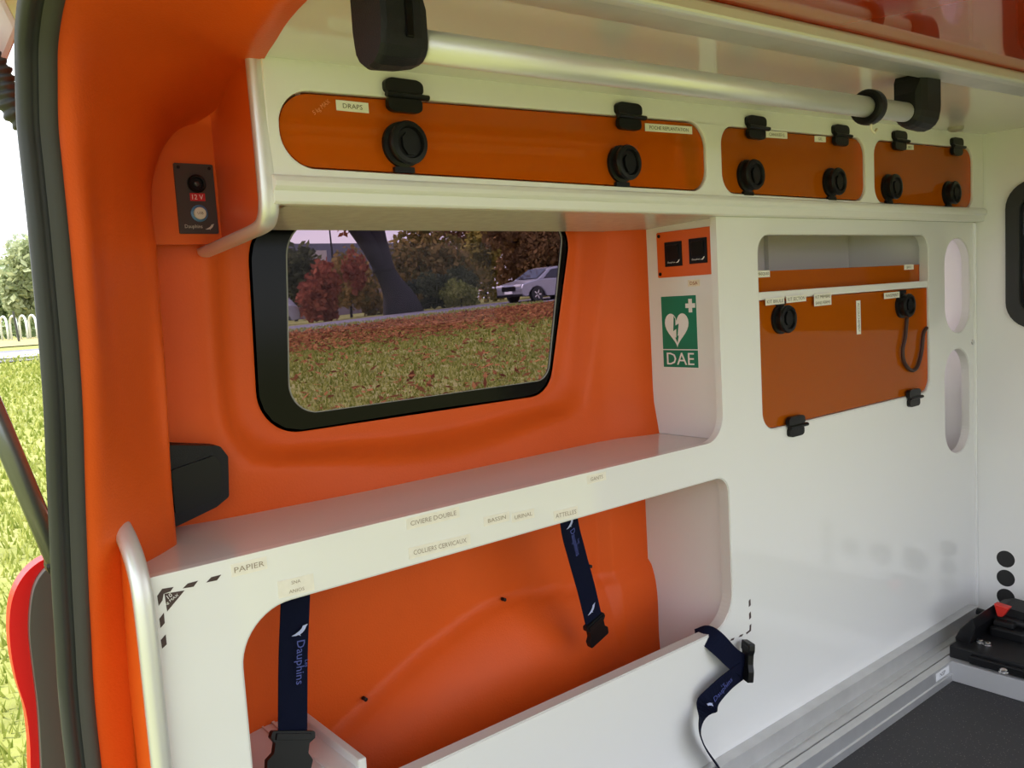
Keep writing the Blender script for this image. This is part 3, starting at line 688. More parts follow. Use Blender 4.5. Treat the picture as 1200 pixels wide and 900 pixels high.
sg = thing('defibrillator_sign', 'green and white heart-and-bolt sign reading DAE on the white panel', 'sign', (XS, .13, .945))
y0, y1, z0, z1, zd = .188, .076, .945, 1.124, .990
MB().box(XS-.0008, y1, z0, XS, y0, z1).obj('white_backing', SIGNW, sg)
e_ = XS-.0010
mb = MB(); mb.box(e_, y1+.001, zd+.0012, XS-.0006, y0-.001, z1-.001); mb.box(e_, y1+.001, z0+.001, XS-.0006, y0-.001, zd-.0012); mb.obj('green_field', GREEN, sg)
def sgp(a, b): return (y0-(y0-y1)*a, z1-(z1-z0)*b)          # sign coordinates, left-top origin
hp = []
for k in range(40):
    th = 2*PI*k/40; hx = 16*math.sin(th)**3; hy = 13*math.cos(th)-5*math.cos(2*th)-2*math.cos(3*th)-math.cos(4*th)
    hp.append((y0-(y0-y1)*.43-hx/16*.0375, z1-.079+hy/16*.047))
plate('heart', 'x', hp, [], XS-.0013, XS-.0009, SIGNW, sg)
bolt = [(-.006, .030), (-.001, .022), (-.0015, .006), (.009, .011), (.004, -.020), (.008, -.018), (.0035, -.037), (-.003, -.024), (.0005, -.023), (.001, -.002), (-.009, -.008)]
plate('bolt', 'x', [(y0-(y0-y1)*.41-a, z1-.080+b) for a, b in bolt], [], XS-.0016, XS-.0012, GREEN, sg)
cy_, cz_ = y0-(y0-y1)*.83, z1-.026
cr = [(-.0055, -.0165), (.0055, -.0165), (.0055, -.0055), (.0150, -.0055), (.0150, .0055), (.0055, .0055), (.0055, .0165), (-.0055, .0165), (-.0055, .0055), (-.0150, .0055), (-.0150, -.0055), (-.0055, -.0055)]
plate('cross', 'x', [(cy_+a, cz_+b) for a, b in cr], [], XS-.0013, XS-.0009, SIGNW, sg)
mb = MB(); text_add(mb, 'DAE', (XS-.0014, (y0+y1)/2, (z0+zd)/2), RT, ZU, .030, .086, 0)
V_ = list(mb.v); mb.add([(p[0]+.0001, p[1]+.0006, p[2]) for p in V_], mb.f[:len(mb.f)], 0)
ob('lettering', mesh('dae', mb.v, mb.f, mb.i), [SIGNW], sg)

# black moulded stop on the orange wall
st = thing('wall_stop', 'black moulded bump stop on the orange wall above the counter', 'bump stop', (.5, .28, .80))
o1 = round_poly([(.40, .935), (.528, .913), (.541, .892), (.536, .820), (.512, .806), (.40, .775)], [0, .01, .008, .008, .01, 0], 4)
plate('body', 'y', o1, [], .235, .30, BLACKS, st, bevel=.006, seg=3)
o2 = round_poly([(.44, .885), (.515, .898), (.527, .882), (.522, .825), (.507, .818), (.44, .808)], .006, 3)
plate('face_pad', 'y', o2, [], .231, .237, BLACK, st, bevel=.003)

# ================================================================== STRAPS
def ribbon_geo(mb, pts, wdir, w, th=.0022, mi=0):
    P = [Vector(p) for p in pts]; wd = [Vector(a) for a in wdir] if isinstance(wdir, list) else [Vector(wdir)]*len(P); rows = []
    for i, p in enumerate(P):
        d = (P[min(i+1, len(P)-1)]-P[max(i-1, 0)]).normalized(); a = (wd[i]-d*wd[i].dot(d)).normalized(); n = d.cross(a).normalized()*th/2
        ww = w[i] if isinstance(w, list) else w
        rows.append([p-a*ww/2+n, p+a*ww/2+n, p+a*ww/2-n, p-a*ww/2-n, p-a*ww/2+n])
    grid_geo(mb, rows, mi); mb.add(rows[0][:4], [(0, 1, 2, 3)], mi); mb.add(rows[-1][:4], [(0, 1, 2, 3)], mi); return rows
def buckle_geo(mb, c, down, side, nrm, w, h, t):
    c = Vector(c); dn = Vector(down).normalized(); sd_ = Vector(side); sd_ = (sd_-dn*sd_.dot(dn)).normalized(); n = dn.cross(sd_).normalized()
    if n.dot(Vector(nrm)) < 0: n = -n
    prof = round_poly([(-.5, 0), (.5, 0), (.52, .18), (.40, .30), (.40, .55), (.53, .72), (.50, 1.0), (-.50, 1.0), (-.53, .72), (-.40, .55), (-.40, .30), (-.52, .18)], .06, 3)
    tri = tessellate_polygon([[Vector((a, b, 0)) for a, b in prof]]); L = len(prof)
    V = [c+sd_*(a*w)+dn*(b*h)+n*(t/2) for a, b in prof]+[c+sd_*(a*w)+dn*(b*h)-n*(t/2) for a, b in prof]
    mb.add(V, [tuple(k) for k in tri]+[tuple(k+L for k in k2) for k2 in tri]+[(i, (i+1) % L, (i+1) % L+L, i+L) for i in range(L)])
    V = []
    for s in (0, 1):
        for a, b in ((-.42, .06), (.42, .06), (.42, .22), (-.42, .22)): V.append(c+sd_*(a*w*(1-.05*s))+dn*(b*h)+n*(t/2+.003*s))
    mb.add(V, [(4, 5, 6, 7), (0, 1, 5, 4), (1, 2, 6, 5), (2, 3, 7, 6), (3, 0, 4, 7)])
def print_on(web, p, right, up, n, size, width, mark):
    """brand lettering printed on the webbing"""
    mb = MB(); p = Vector(p); r = Vector(right).normalized(); u = Vector(up).normalized(); n = Vector(n)*.0022
    text_add(mb, 'Dauphins', p+n, r, u, size, width, 0); text_add(mb, 'Les', p+n+u*size*.72+r*width*.05, r, u, size*.32, width*.16, 0)
    dolphin(mb, p+n-r*(width*.5+size*.9), u, -r, size*.8, 1)
    return ob('print', mesh('print', mb.v, mb.f, mb.i), [WEBTXT, WEBLOGO], web)
# strap hanging in the rear part of the bay
YS = .085
a0, a1 = on_y(352.5, 690, YS), on_y(343, 860, YS); a0.z = ZC-.022
s1 = thing('strap', 'navy webbing strap with buckle resting on the white tray in the open bay', 'strap', (a1.x, YS, a1.z), 'navy straps in the open bay')
wv = [a0, a0+(a1-a0)*.3, a0+(a1-a0)*.6+Vector((.001, .006, 0)), a1]; WS = .0525
mb = MB(); ribbon_geo(mb, catmull(wv, 6), (1, 0, 0), WS); web = mb.obj('webbing', WEB, s1, smooth=False)
dn = (a1-a0).normalized(); sd_ = Vector((-dn.z, 0, dn.x))
if sd_.x < 0: sd_ = -sd_
print_on(web, on_y(350, 776, YS-.002), dn, sd_, TOCAM, .019, .075, 0)
mb = MB(); buckle_geo(mb, a1-dn*.006, dn+Vector((-.25, -.25, 0)), (1, 0, .05), TOCAM, .076, .064, .014); mb.obj('buckle', BLACK, s1, bevel=.002)
# strap in front of the wheel arch
YS2 = .10
px = [(665, 585), (667, 612), (676, 650), (687, 690), (696, 728)]
pts = [on_y(u, v, YS2+.012*k) for k, (u, v) in enumerate(px)]; pts[0].z = ZC-.022
s2 = thing('strap', 'navy webbing strap with buckle hanging free in front of the orange wheel arch', 'strap', pts[-1], 'navy straps in the open bay')
mb = MB(); ribbon_geo(mb, catmull(pts, 6), (1, 0, 0), .051); web = mb.obj('webbing', WEB, s2)
dn = (pts[2]-pts[1]).normalized(); sd_ = dn.cross(Vector((0, 1, 0))).normalized(); sd_ = sd_ if sd_.x > 0 else -sd_
n_ = dn.cross(sd_); n_ = n_ if n_.y < 0 else -n_
print_on(web, (pts[1]+pts[2])/2+(pts[2]-pts[1])*.12, dn, sd_, n_, .018, .070, 0)
dn = (pts[4]-pts[3]).normalized(); sd_ = dn.cross(Vector((0, 1, 0))).normalized(); sd_ = sd_ if sd_.x > 0 else -sd_
mb = MB(); dolphin(mb, pts[3]+(pts[4]-pts[3])*.62+n_*.002, sd_, -dn, .016, 0); ob('print', mesh('print', mb.v, mb.f), WEBLOGO, web)
mb = MB(); buckle_geo(mb, pts[-1]-dn*.006, dn, sd_+Vector((0, 0, .12)), TOCAM, .062, .062, .013); mb.obj('buckle', BLACK, s2, bevel=.002)
# strap thrown over the lower edge of the bay
def P3(l): return [on_y(u, v, y) for u, v, y in l]
s3 = thing('strap', 'navy webbing strap folded over the white lower edge of the bay', 'strap', on_y(850, 770, -.02), 'navy straps in the open bay')
up_pts = P3([(815, 748, .030), (828, 745, .006), (842, 755, -.020), (858, 771, -.030), (871, 780, -.030)])
mb = MB(); wdirs = [(.75, 0, .66)]*2+[(.6, 0, .8)]*1+[(.5, .1, .85)]*2
def cat_dirs(dirs, sub): return catmull([Vector(d) for d in dirs], sub)
ribbon_geo(mb, catmull(up_pts, 6), cat_dirs(wdirs, 6), .052)
lo_pts = P3([(872, 784, -.026), (855, 797, -.034), (836, 816, -.036), (824, 836, -.036), (820, 853, -.034), (824, 870, -.034), (833, 886, -.034), (847, 905, -.036)])
wl = [(.45, 0, .9), (.5, 0, .86), (.6, .1, .78), (.72, .35, .55), (.68, .62, .3), (.60, .78, .1), (.56, .82, .02), (.55, .83, 0)]
wds = [.051, .052, .052, .050, .050, .050, .050, .050]
sub = catmull([Vector((w_, 0, 0)) for w_ in wds], 6)
ribbon_geo(mb, catmull(lo_pts, 6), cat_dirs(wl, 6), [v.x for v in sub]); web = mb.obj('webbing', WEB, s3)
dn = (lo_pts[1]-lo_pts[3]); dn.y = 0; dn.normalize(); u_ = Vector((-dn.z, 0, dn.x))
print_on(web, (lo_pts[1]+lo_pts[2])/2+Vector((-.004, -.006, .0)), dn, u_, TOCAM, .018, .074, 0)
bc = on_y(877, 752, -.032); mb = MB(); buckle_geo(mb, bc, on_y(875, 797, -.034)-bc, (.5, .85, .05), (-1, -.4, 0), .045, (on_y(875, 797, -.034)-bc).length, .014); mb.obj('buckle', BLACK, s3, bevel=.002)

# ================================================================== FLOOR RAIL AND STRETCHER LOCK
fr = thing('floor_rail', 'stepped aluminium floor rail along the foot of the white panel', 'floor rail', (1.6, -.06, FZ))
prof_x('upper_profile', [(-.0005, FZ), (-.0005, .010), (-.031, .010), (-.031, -.036), (-.029, -.036), (-.029, FZ)], .34, 2.95, ALU, fr, bevel=.0015)
prof_x('lower_profile', [(-.029, FZ), (-.029, -.036), (-.052, -.036), (-.053, -.040), (-.060, -.040), (-.061, -.036), (-.082, -.036), (-.083, -.046), (-.088, -.046), (-.088, FZ)], .34, 2.88, ALU, fr, bevel=.001)
prof_x('front_profile', [(-.088, FZ), (-.088, -.034), (-.112, -.034), (-.112, -.072), (-.116, -.074), (-.116, FZ)], .34, 2.60, ALU, fr, bevel=.001)
label_tape(fr, (2.505, -.1125, -.053), XR, ZU, TOCAM, .085, .024, ['NSP'], tape=SIGNW, ink=DOTS)
pf = MB().box(2.565, -1.40, FZ, PX, -.0885, -.035).obj('lock_platform', SKIRT, None, bevel=.002); tag(pf, 'grey raised step at the foot of the partition', 'step')
lk = thing('stretcher_lock', 'black stretcher lock with red release lever on a black base plate', 'stretcher lock', (2.75, -.3, -.035))
MB().box(2.59, -.95, -.035, 3.005, -.095, .004).obj('base_plate', BLACKS, lk, bevel=.004)
mb = MB(); mb.box(2.572, -.95, -.030, 2.592, -.16, -.006); mb.obj('front_channel', BLACK, lk, bevel=.003)
def bolt_at(u, v, z, r=.010):
    p = on_z(u, v, z); mb = MB(); lathe_geo(mb, [(r*1.25, 0), (r*1.25, .002), (r, .0025), (r, .009), (r*.7, .011), (0.001, .011)], p-Vector((0, 0, .003)), (0, 0, 1), 12); mb.obj('bolt', STEEL, lk)
bolt_at(1148, 752, .006); bolt_at(1157, 755, .006); bolt_at(1176, 787, -.005)
# clamp arm gripping the rail end
pa = [on_x(u, v, 2.66) for u, v in ((1122, 745), (1128, 735), (1143, 722), (1146, 735), (1140, 752), (1126, 760))]
mb = MB(); plate_geo(mb, 'x', [(p.y, p.z) for p in pa], [], 2.64, 2.80); mb.obj('clamp_arm', BLACK, lk, bevel=.004)
MB().box(2.86, -.19, .004, 2.94, -.08, .03).obj('stop_block', WHITE2, lk, bevel=.003)
lp = [(-.118, .0), (-.118, .050), (-.130, .072), (-.165, .085), (-.235, .080), (-.262, .060), (-.268, .0)]
mb = MB(); plate_geo(mb, 'x', round_poly(lp, [0, .012, .012, .015, .02, .02, 0], 4), [], 2.80, 2.90); mb.obj('housing', BLACKS, lk, bevel=.006, seg=3)
MB().box(2.74, -.250, .0, 2.82, -.150, .036).obj('jaw_block', BLACK, lk, bevel=.008, seg=3)
MB().box(2.755, -.215, .034, 2.80, -.155, .052).obj('jaw_cap', BLACKS, lk, bevel=.005)
tube_geo(tb := MB(), [(2.79, -.095, .055), (2.79, -.275, .043)], .011, 14); tb.obj('cross_bar', BLACKS, lk, smooth=True)
lv = MB(); plate_geo(lv, 'x', [(-.150, .098), (-.196, .094), (-.176, .060), (-.160, .058)], [], 2.775, 2.80); lv.obj('release_lever', REDP, lk, bevel=.003)
MB().box(2.772, -.190, .026, 2.79, -.178, .052).obj('red_catch', REDP, lk, bevel=.002)
mb = MB(); lathe_geo(mb, [(.006, 0), (.006, .003), (.001, .004)], (2.80, -.252, .040), (-1, 0, 0), 12); mb.obj('pin', STEEL, lk)

# ================================================================== REAR OF THE VEHICLE OUTSIDE THE OPENING
tl_ = thing('tail_light', 'red tail light with dark housing on the rear corner of the ambulance', 'tail light', (.22, .25, .3))
YT = .22
def soft(P): return [(v.x, v.y) for v in catmull([Vector((a, b, 0)) for a, b in P], 4)]
red = soft(xz([(66, 650), (45, 659), (27, 676), (15, 700), (11, 730), (13, 765), (20, 800), (30, 832), (35, 870), (36, 905), (40, 1000), (60, 1080), (100, 1080)], YT))+xz([(100, 645)], YT)
plate('red_lens', 'y', red, [], YT, YT+.03, mat('red_lens', (.62, .01, .012), .3, spec=.3), tl_, bevel=.012, seg=3)
gy = soft(xz([(72, 656), (55, 665), (42, 682), (36, 705), (34, 740), (38, 780), (44, 830), (48, 900), (52, 1000), (60, 1060), (110, 1060)], YT-.01))+xz([(110, 650)], YT-.01)
plate('housing', 'y', gy, [], YT-.014, YT+.02, mat('dark_grey_green_paint', (.07, .08, .075), .3), tl_, bevel=.008, seg=3)
rc = plate('rear_corner', 'y', [(.34, -.3), (.47, -.3), (.47, 1.62), (.38, 1.62), (.36, 1.0)], [], .346, .37, mat('dark_body_edge', (.10, .11, .10), .4)); tag(rc, 'body metal of the rear corner behind the liner', kind='structure')
gs_ = thing('gas_strut', 'grey gas strut of the open tailgate beside the tail light', 'gas strut', on_y(65, 648, .06))
p0, p1 = on_y(66, 655, .06), on_y(-6, 486, .06); dv = (p1-p0)
mb = MB(); tube_geo(mb, [p0, p0+dv*1.6], .0145, 16); mb.obj('cylinder', mat('strut_grey', (.16, .17, .17), .28, metal=.6), gs_, smooth=True)
mb = MB(); tube_geo(mb, [p0+dv*1.58, p0+dv*3.1], .007, 12); mb.obj('rod', STEEL, gs_, smooth=True)
mb = MB(); lathe_geo(mb, [(.016, -.015), (.019, -.01), (.019, .01), (.016, .015)], p0+Vector((.005, .005, -.008)), (0, 1, 0), 16); mb.obj('ball_joint', BLACK, gs_)
tg = thing('tailgate', 'pale open tailgate raised above the rear opening', 'tailgate', (.15, -.5, 1.6))
gp = [(.262, 1.55), (.22, 1.455), (.12, 1.50), (-.55, 1.80), (-1.10, 2.02), (-1.12, 2.07), (-.55, 1.87), (.08, 1.66), (.22, 1.66)]
TGM = mat('pale_tailgate_paint', (.72, .72, .66), .35)
mb = MB(); plate_geo(mb, 'y', gp, [], .10, .36); mb.obj('side_frame', TGM, tg, bevel=.01)
gq = [(.10, 1.60), (-.55, 1.82), (-1.08, 2.03), (-1.09, 2.06), (-.55, 1.86), (.10, 1.65)]
mb = MB(); plate_geo(mb, 'y', gq, [], -1.42, .10); mb.obj('panel', TGM, tg)
cb_ = thing('cable_boot', 'black corrugated cable boot at the tailgate hinge', 'cable boot', on_y(10, 110, .08))
pts = catmull([on_y(u, v, .08) for u, v in ((-40, 30), (-18, 62), (-3, 82), (6, 104), (16, 128), (36, 150))], 10)
mb = MB(); tube_geo(mb, pts, [.016+.0025*math.sin(i*1.55) for i in range(len(pts))], 14); mb.obj('hose', RUBBER, cb_, smooth=True)

# ================================================================== OUTDOORS
def terr(x, y):
    if y < 10: h = 0.
    elif y < 20: h = .60*smooth01((y-10)/11)
    elif y < 26: h = .58+.42*(y-20)/6
    elif y < 30: h = 1.0+.14*(y-26)/4
    else: h = 1.14+.10*min(1, (y-30)/25)
    k = max(0., min(1., (y-10)/10)); return -.55+h+max(-.14, .040*(x-(.6*y-4)))*k
def gmat(name, cols, scale, rough=.9):
    m = bpy.data.materials.new(name); m.use_nodes = True; t = m.node_tree; b = t.nodes['Principled BSDF']; b.inputs['Roughness'].default_value = rough
    b.inputs['Specular IOR Level'].default_value = .2
    tcn = t.nodes.new('ShaderNodeTexCoord'); n = t.nodes.new('ShaderNodeTexNoise'); n.inputs['Scale'].default_value = scale; n.inputs['Detail'].default_value = 8; n.inputs['Roughness'].default_value = .7
    r = t.nodes.new('ShaderNodeValToRGB')
    for i, c in enumerate(cols):
        pos = .3+.4*i/(len(cols)-1)
        e = r.color_ramp.elements[i] if i < 2 else r.color_ramp.elements.new(pos)
        e.position = pos; e.color = (*c, 1)
    t.links.new(tcn.outputs['Object'], n.inputs['Vector']); t.links.new(n.outputs['Fac'], r.inputs['Fac']); t.links.new(r.outputs['Color'], b.inputs['Base Color']); return m
def leafmat(name, c1, c2):
    m = bpy.data.materials.new(name); m.use_nodes = True; t = m.node_tree; t.nodes.clear(); o = t.nodes.new('ShaderNodeOutputMaterial')
    d = t.nodes.new('ShaderNodeBsdfDiffuse'); l = t.nodes.new('ShaderNodeBsdfTranslucent'); x = t.nodes.new('ShaderNodeMixShader'); x.inputs[0].default_value = .4
    g = t.nodes.new('ShaderNodeNewGeometry'); r = t.nodes.new('ShaderNodeMixRGB'); r.inputs[1].default_value = (*c1, 1); r.inputs[2].default_value = (*c2, 1)
    t.links.new(g.outputs['Random Per Island'], r.inputs[0]); t.links.new(r.outputs[0], d.inputs[0]); t.links.new(r.outputs[0], l.inputs[0])
    t.links.new(d.outputs[0], x.inputs[1]); t.links.new(l.outputs[0], x.inputs[2]); t.links.new(x.outputs[0], o.inputs[0]); return m
GM = gmat('lawn_soil', [(.15, .15, .04), (.27, .28, .07), (.40, .37, .15)], 1.6)
xsn = [-60, -40, -25, -15]+[-10+2*k for k in range(36)]+[66, 80, 110, 150]; ysn = [-60, -30, -12, -5, 0, 3, 6, 8]+[10+.8*k for k in range(40)]+[44, 50, 60, 80, 110, 160]
mb = MB(); grid_geo(mb, [[(x, y, terr(x, y)) for x in xsn] for y in ysn]); gd = mb.obj('ground', GM, smooth=True); tag(gd, 'sunlit lawn around the ambulance', kind='structure')
def strip(name, ya, yb, x0, x1, dz, m_, n=60):
    mb = MB(); rows = []
    for k in range(5):
        y = ya+(yb-ya)*k/4; rows.append([(x0+(x1-x0)*i/n, y, terr(x0+(x1-x0)*i/n, y)+dz) for i in range(n+1)])
    grid_geo(mb, rows); return mb.obj(name, m_, smooth=True)
rd = strip('road', 25.2, 30.0, -50, 140, .03, gmat('asphalt', [(.17, .16, .18), (.24, .23, .25)], 6)); tag(rd, 'grey asphalt road beyond the lawn', kind='structure')
fd = strip('dry_field', 36, 60, -60, 14, .04, gmat('dry_grass', [(.30, .26, .10), (.45, .38, .18)], 1)); tag(fd, 'strip of dry field beyond the road', kind='structure')
# grass blades
def blades(n, x0, x1, ya, yb):
    u = nrg.random(n); y = ya*(yb/ya)**u; x = x0+(x1-x0)*nrg.random(n); keep = np.ones(n, bool)
    z = np.array([terr(a, b) for a, b in zip(x, y)]); s = .011+.0046*y; h = (.6+.9*nrg.random(n))*(.055+.0012*y); th = nrg.random(n)*2*PI
    dx, dy = np.cos(th)*s*.35, np.sin(th)*s*.35; lx, ly = (nrg.random(n)-.5)*h*1.2, (nrg.random(n)-.5)*h*1.2
    V = np.empty((n, 3, 3)); V[:, 0] = np.stack([x-dx, y-dy, z-.01], 1); V[:, 1] = np.stack([x+dx, y+dy, z-.01], 1); V[:, 2] = np.stack([x+lx, y+ly, z+h], 1)
    me = bpy.data.meshes.new('grass'); me.vertices.add(n*3); me.vertices.foreach_set('co', V.ravel()); me.loops.add(n*3); me.loops.foreach_set('vertex_index', np.arange(n*3))
    me.polygons.add(n); me.polygons.foreach_set('loop_start', np.arange(n)*3); me.update(calc_edges=True); return me
g_ = ob('grass', blades(220000, -4, 24, .7, 27), leafmat('grass_blades', (.17, .22, .03), (.50, .50, .14))); tag(g_, 'short yellow-green grass of the sunlit lawn', 'grass', kind='stuff')
def leaf_mesh(name, C, size, flat=0.):
    n = len(C); a = nrg.normal(size=(n, 3)); a /= np.linalg.norm(a, axis=1)[:, None]
    if flat: a[:, 2] *= (1-flat); a /= np.linalg.norm(a, axis=1)[:, None]
    b = np.cross(a, nrg.normal(size=(n, 3))); b /= np.linalg.norm(b, axis=1)[:, None]
    if flat: b[:, 2] *= (1-flat)
    s = size*(.6+.8*nrg.random(n))[:, None]; V = np.empty((n, 4, 3)); V[:, 0] = C-a*s; V[:, 1] = C-b*s*.6; V[:, 2] = C+a*s; V[:, 3] = C+b*s*.6
    me = bpy.data.meshes.new(name); me.vertices.add(n*4); me.vertices.foreach_set('co', V.ravel()); me.loops.add(n*4); me.loops.foreach_set('vertex_index', np.arange(n*4))
    me.polygons.add(n); me.polygons.foreach_set('loop_start', np.arange(n)*4); me.update(calc_edges=True); return me
n = 14000; lx = 8.5+22*nrg.random(n); lyv = 18.4+6.8*nrg.beta(2.0, 1.2, n); lyv[:2200] = 9+12*nrg.random(2200); lx[:2200] = 5.5+20*nrg.random(2200); lz_ = np.array([terr(a, b) for a, b in zip(lx, lyv)])+.05+.06*nrg.random(n)
lf = ob('fallen_leaves', leaf_mesh('fallen_leaves', np.stack([lx, lyv, lz_], 1), .085, .6), leafmat('autumn_leaves', (.16, .05, .03), (.62, .28, .12))); tag(lf, 'orange fallen leaves along the edge of the road', 'fallen leaves', kind='stuff')
BARK = mat('bark', (.028, .025, .03), .9, var=.3, vscale=3)
def blob(n, c, r, shells=5):
    cs = [(nrg.normal(size=3)*np.array(r)*.45, .5+.3*nrg.random()) for _ in range(shells)]; pts = []
    for d, s in cs:
        k = n//shells; p = nrg.normal(size=(k, 3)); p /= np.linalg.norm(p, axis=1)[:, None]; p *= (nrg.random(k)**.4)[:, None]*np.array(r)*s; pts.append(p+d)
    return np.concatenate(pts)+np.array(c)
def tree(name, label, x, y, h, rx, c1, c2, n=2600, trunk=.12, size=.22, low=.08, group=None, cat='tree'):
    zb = terr(x, y); t = thing(name, label, cat, (x, y, zb), group)
    mb = MB(); tube_geo(mb, [(x, y, zb-.1), (x+.05*h*.2, y, zb+h*.35), (x, y, zb+h*.7)], [trunk, trunk*.7, trunk*.3], 8); mb.obj('trunk', BARK, t)
    C = blob(n, (x, y, zb+h*(.5+low*.5)), (rx, rx*.8, h*(.5-low*.5)), 9); C = C[C[:, 2] > zb+.05]
    ob('foliage', leaf_mesh('foliage', C, size), leafmat(name+'_leaves', c1, c2), t); return t
def at(u, y): p = on_y(u, 360, y); return p.x
gB = 'trees and shrubs beyond the road'
tree('red_shrub', 'rust red shrub beside the road', at(380, 34), 34, 3.2, 1.0, (.20, .05, .035), (.50, .18, .10), 2600, .08, .15, .0, cat='shrub')
tree('mixed_shrub', 'brown and green shrub beside the leaning trunk', at(411, 37.5), 37.5, 3.1, 1.3, (.14, .13, .04), (.48, .30, .10), 3000, .08, .16, .0, cat='shrub')
tree('dark_conifer', 'dark tree at the end of the house behind the red shrub', at(346, 50), 50, 4.6, 1.6, (.05, .06, .04), (.16, .17, .08), 2000, .12, .22, .05)
tree('bronze_tree', 'broad olive-bronze tree next to the leaning trunk', at(500, 38.5), 38.5, 5.4, 2.6, (.12, .12, .04), (.42, .29, .11), 6000, .14, .18, .04)
tree('hazel_shrub', 'yellow-green tall shrub between dark trunks', at(570, 39.5), 39.5, 4.8, 1.1, (.20, .19, .05), (.62, .50, .13), 3000, .10, .17, .04, cat='shrub')
tree('brown_tree', 'red-brown tree behind the yellow-green shrub', at(552, 72), 72, 12.5, 3.6, (.12, .07, .05), (.40, .20, .12), 3800, .2, .26, .10)
tree('copper_tree', 'copper leaved tree behind the silver car', at(606, 53), 53, 9.6, 3.4, (.15, .08, .03), (.52, .30, .13), 5200, .2, .24, .04)
tree('olive_tree', 'olive green tree over the roof of the silver car', at(668, 46), 46, 8.2, 3.2, (.10, .09, .04), (.32, .26, .10), 4600, .2, .24, .02)
tree('beech_hedge', 'brown beech hedge running behind the silver car', at(636, 35.5), 35.5, 4.2, 2.1, (.13, .08, .04), (.40, .24, .11), 5000, .08, .17, .0, cat='hedge')
tree('maple_branch_tree', 'tree with sparse red leaves hanging in front of the sky', at(393, 44), 44, 8.6, 1.1, (.22, .06, .04), (.58, .22, .11), 650, .10, .20, .52)
tree('clipped_bush', 'round clipped dark green bush beside the road', at(533, 33), 33, 1.9, 1.0, (.05, .07, .04), (.15, .17, .09), 2400, .05, .11, .0, cat='bush')
tree('laurel_bush', 'low pale green bush in front of the clipped bush', at(541, 31.2), 31.2, 1.0, .75, (.14, .17, .05), (.45, .46, .15), 1500, .04, .10, .0, cat='bush')
tree('dark_hedge', 'dark green hedge bush left of the clipped bush', at(509, 35), 35, 1.6, 1.0, (.03, .05, .04), (.12, .14, .10), 1800, .04, .13, .0, cat='bush')
yt = 33.; xt = at(470, yt); zb = terr(xt, yt)
bt = thing('leaning_tree', 'thick dark leaning tree trunk that forks, beside the road', 'tree', (xt, yt, zb))
mb = MB(); q = [on_y(u, v, yt) for u, v in ((473, 366), (468, 352), (459, 333), (446, 308), (432, 286), (414, 262), (388, 225))]; q[0].z = zb-.1
tube_geo(mb, catmull(q, 4), [1.0-.42*smooth01(i/10)-.010*i for i in range(25)], 12)
q = [on_y(u, v, yt) for u, v in ((450, 318), (445, 296), (441, 275), (439, 250), (445, 200))]; tube_geo(mb, catmull(q, 4), [.52-.012*i for i in range(17)], 10); mb.obj('trunk', BARK, bt, smooth=True)
C = blob(1500, on_y(440, 190, yt), (5, 3., 2.2), 9); ob('foliage', leaf_mesh('foliage', C, .20), leafmat('beech_leaves', (.16, .10, .04), (.48, .27, .10)), bt)
# left strip of distance: light green trees
for u, y, h, rx, c1, c2, lab in ((-16, 64, 7.0, 2.6, (.24, .32, .14), (.62, .68, .40), 'light green tree far behind the white hoops'), (14, 88, 9.6, 3.6, (.32, .36, .24), (.70, .72, .56), 'greyish green tree behind the white hoops'),
                              (38, 74, 6.8, 2.8, (.22, .32, .12), (.58, .66, .32), 'bright green tree at the edge of the far field'), (70, 57, 6.0, 2.2, (.22, .26, .12), (.52, .55, .32), 'pale olive tree at the end of the far field')):
    tree('field_tree', lab, at(u, y), y, h*.85, rx, c1, c2, 4500, .2, .24, .0, 'trees beyond the field')
HOOP = mat('white_hoop', (.75, .77, .74), .4, metal=.2)
for k in range(6):
    x = at(-6+11.5*k, 52); y = 52.; zb = terr(x, y)+.05; mb = MB()
    pts = [(x, y, zb), (x, y, zb+.9)]+[(x+.28-.28*math.cos(a), y, zb+.9+.28*math.sin(a)) for a in [PI*j/8 for j in range(1, 8)]]+[(x+.56, y, zb+.9), (x+.56, y, zb)]
    pts = [(x, y, zb), (x, y, zb+.85)]+[(x, y+1.0-1.0*math.cos(a)+0*a, zb+.85+.45*math.sin(a)) for a in [PI*j/8 for j in range(1, 8)]]+[(x, y+2.0, zb+.85), (x, y+2.0, zb)]
    tube_geo(mb, pts, .06, 8); tag(mb.obj('garden_hoop', HOOP, smooth=True), 'white arched metal hoop standing in the far field', 'hoop', 'white hoops in the far field')
xp_ = at(18, 46); mb = MB(); tube_geo(mb, [(xp_, 46, terr(xp_, 46)-.1), (xp_-.12, 46, terr(xp_, 46)+1.5)], .05, 8); tag(mb.obj('field_post', mat('dark_post', (.06, .06, .05), .8)), 'thin dark post leaning beside the white hoops', 'post')
sp = strip('footpath', 26.0, 28.6, -40, 8.5, .05, gmat('pale_path', [(.55, .54, .52), (.65, .64, .62)], 3)); tag(sp, 'pale footpath crossing beyond the lawn', kind='structure')

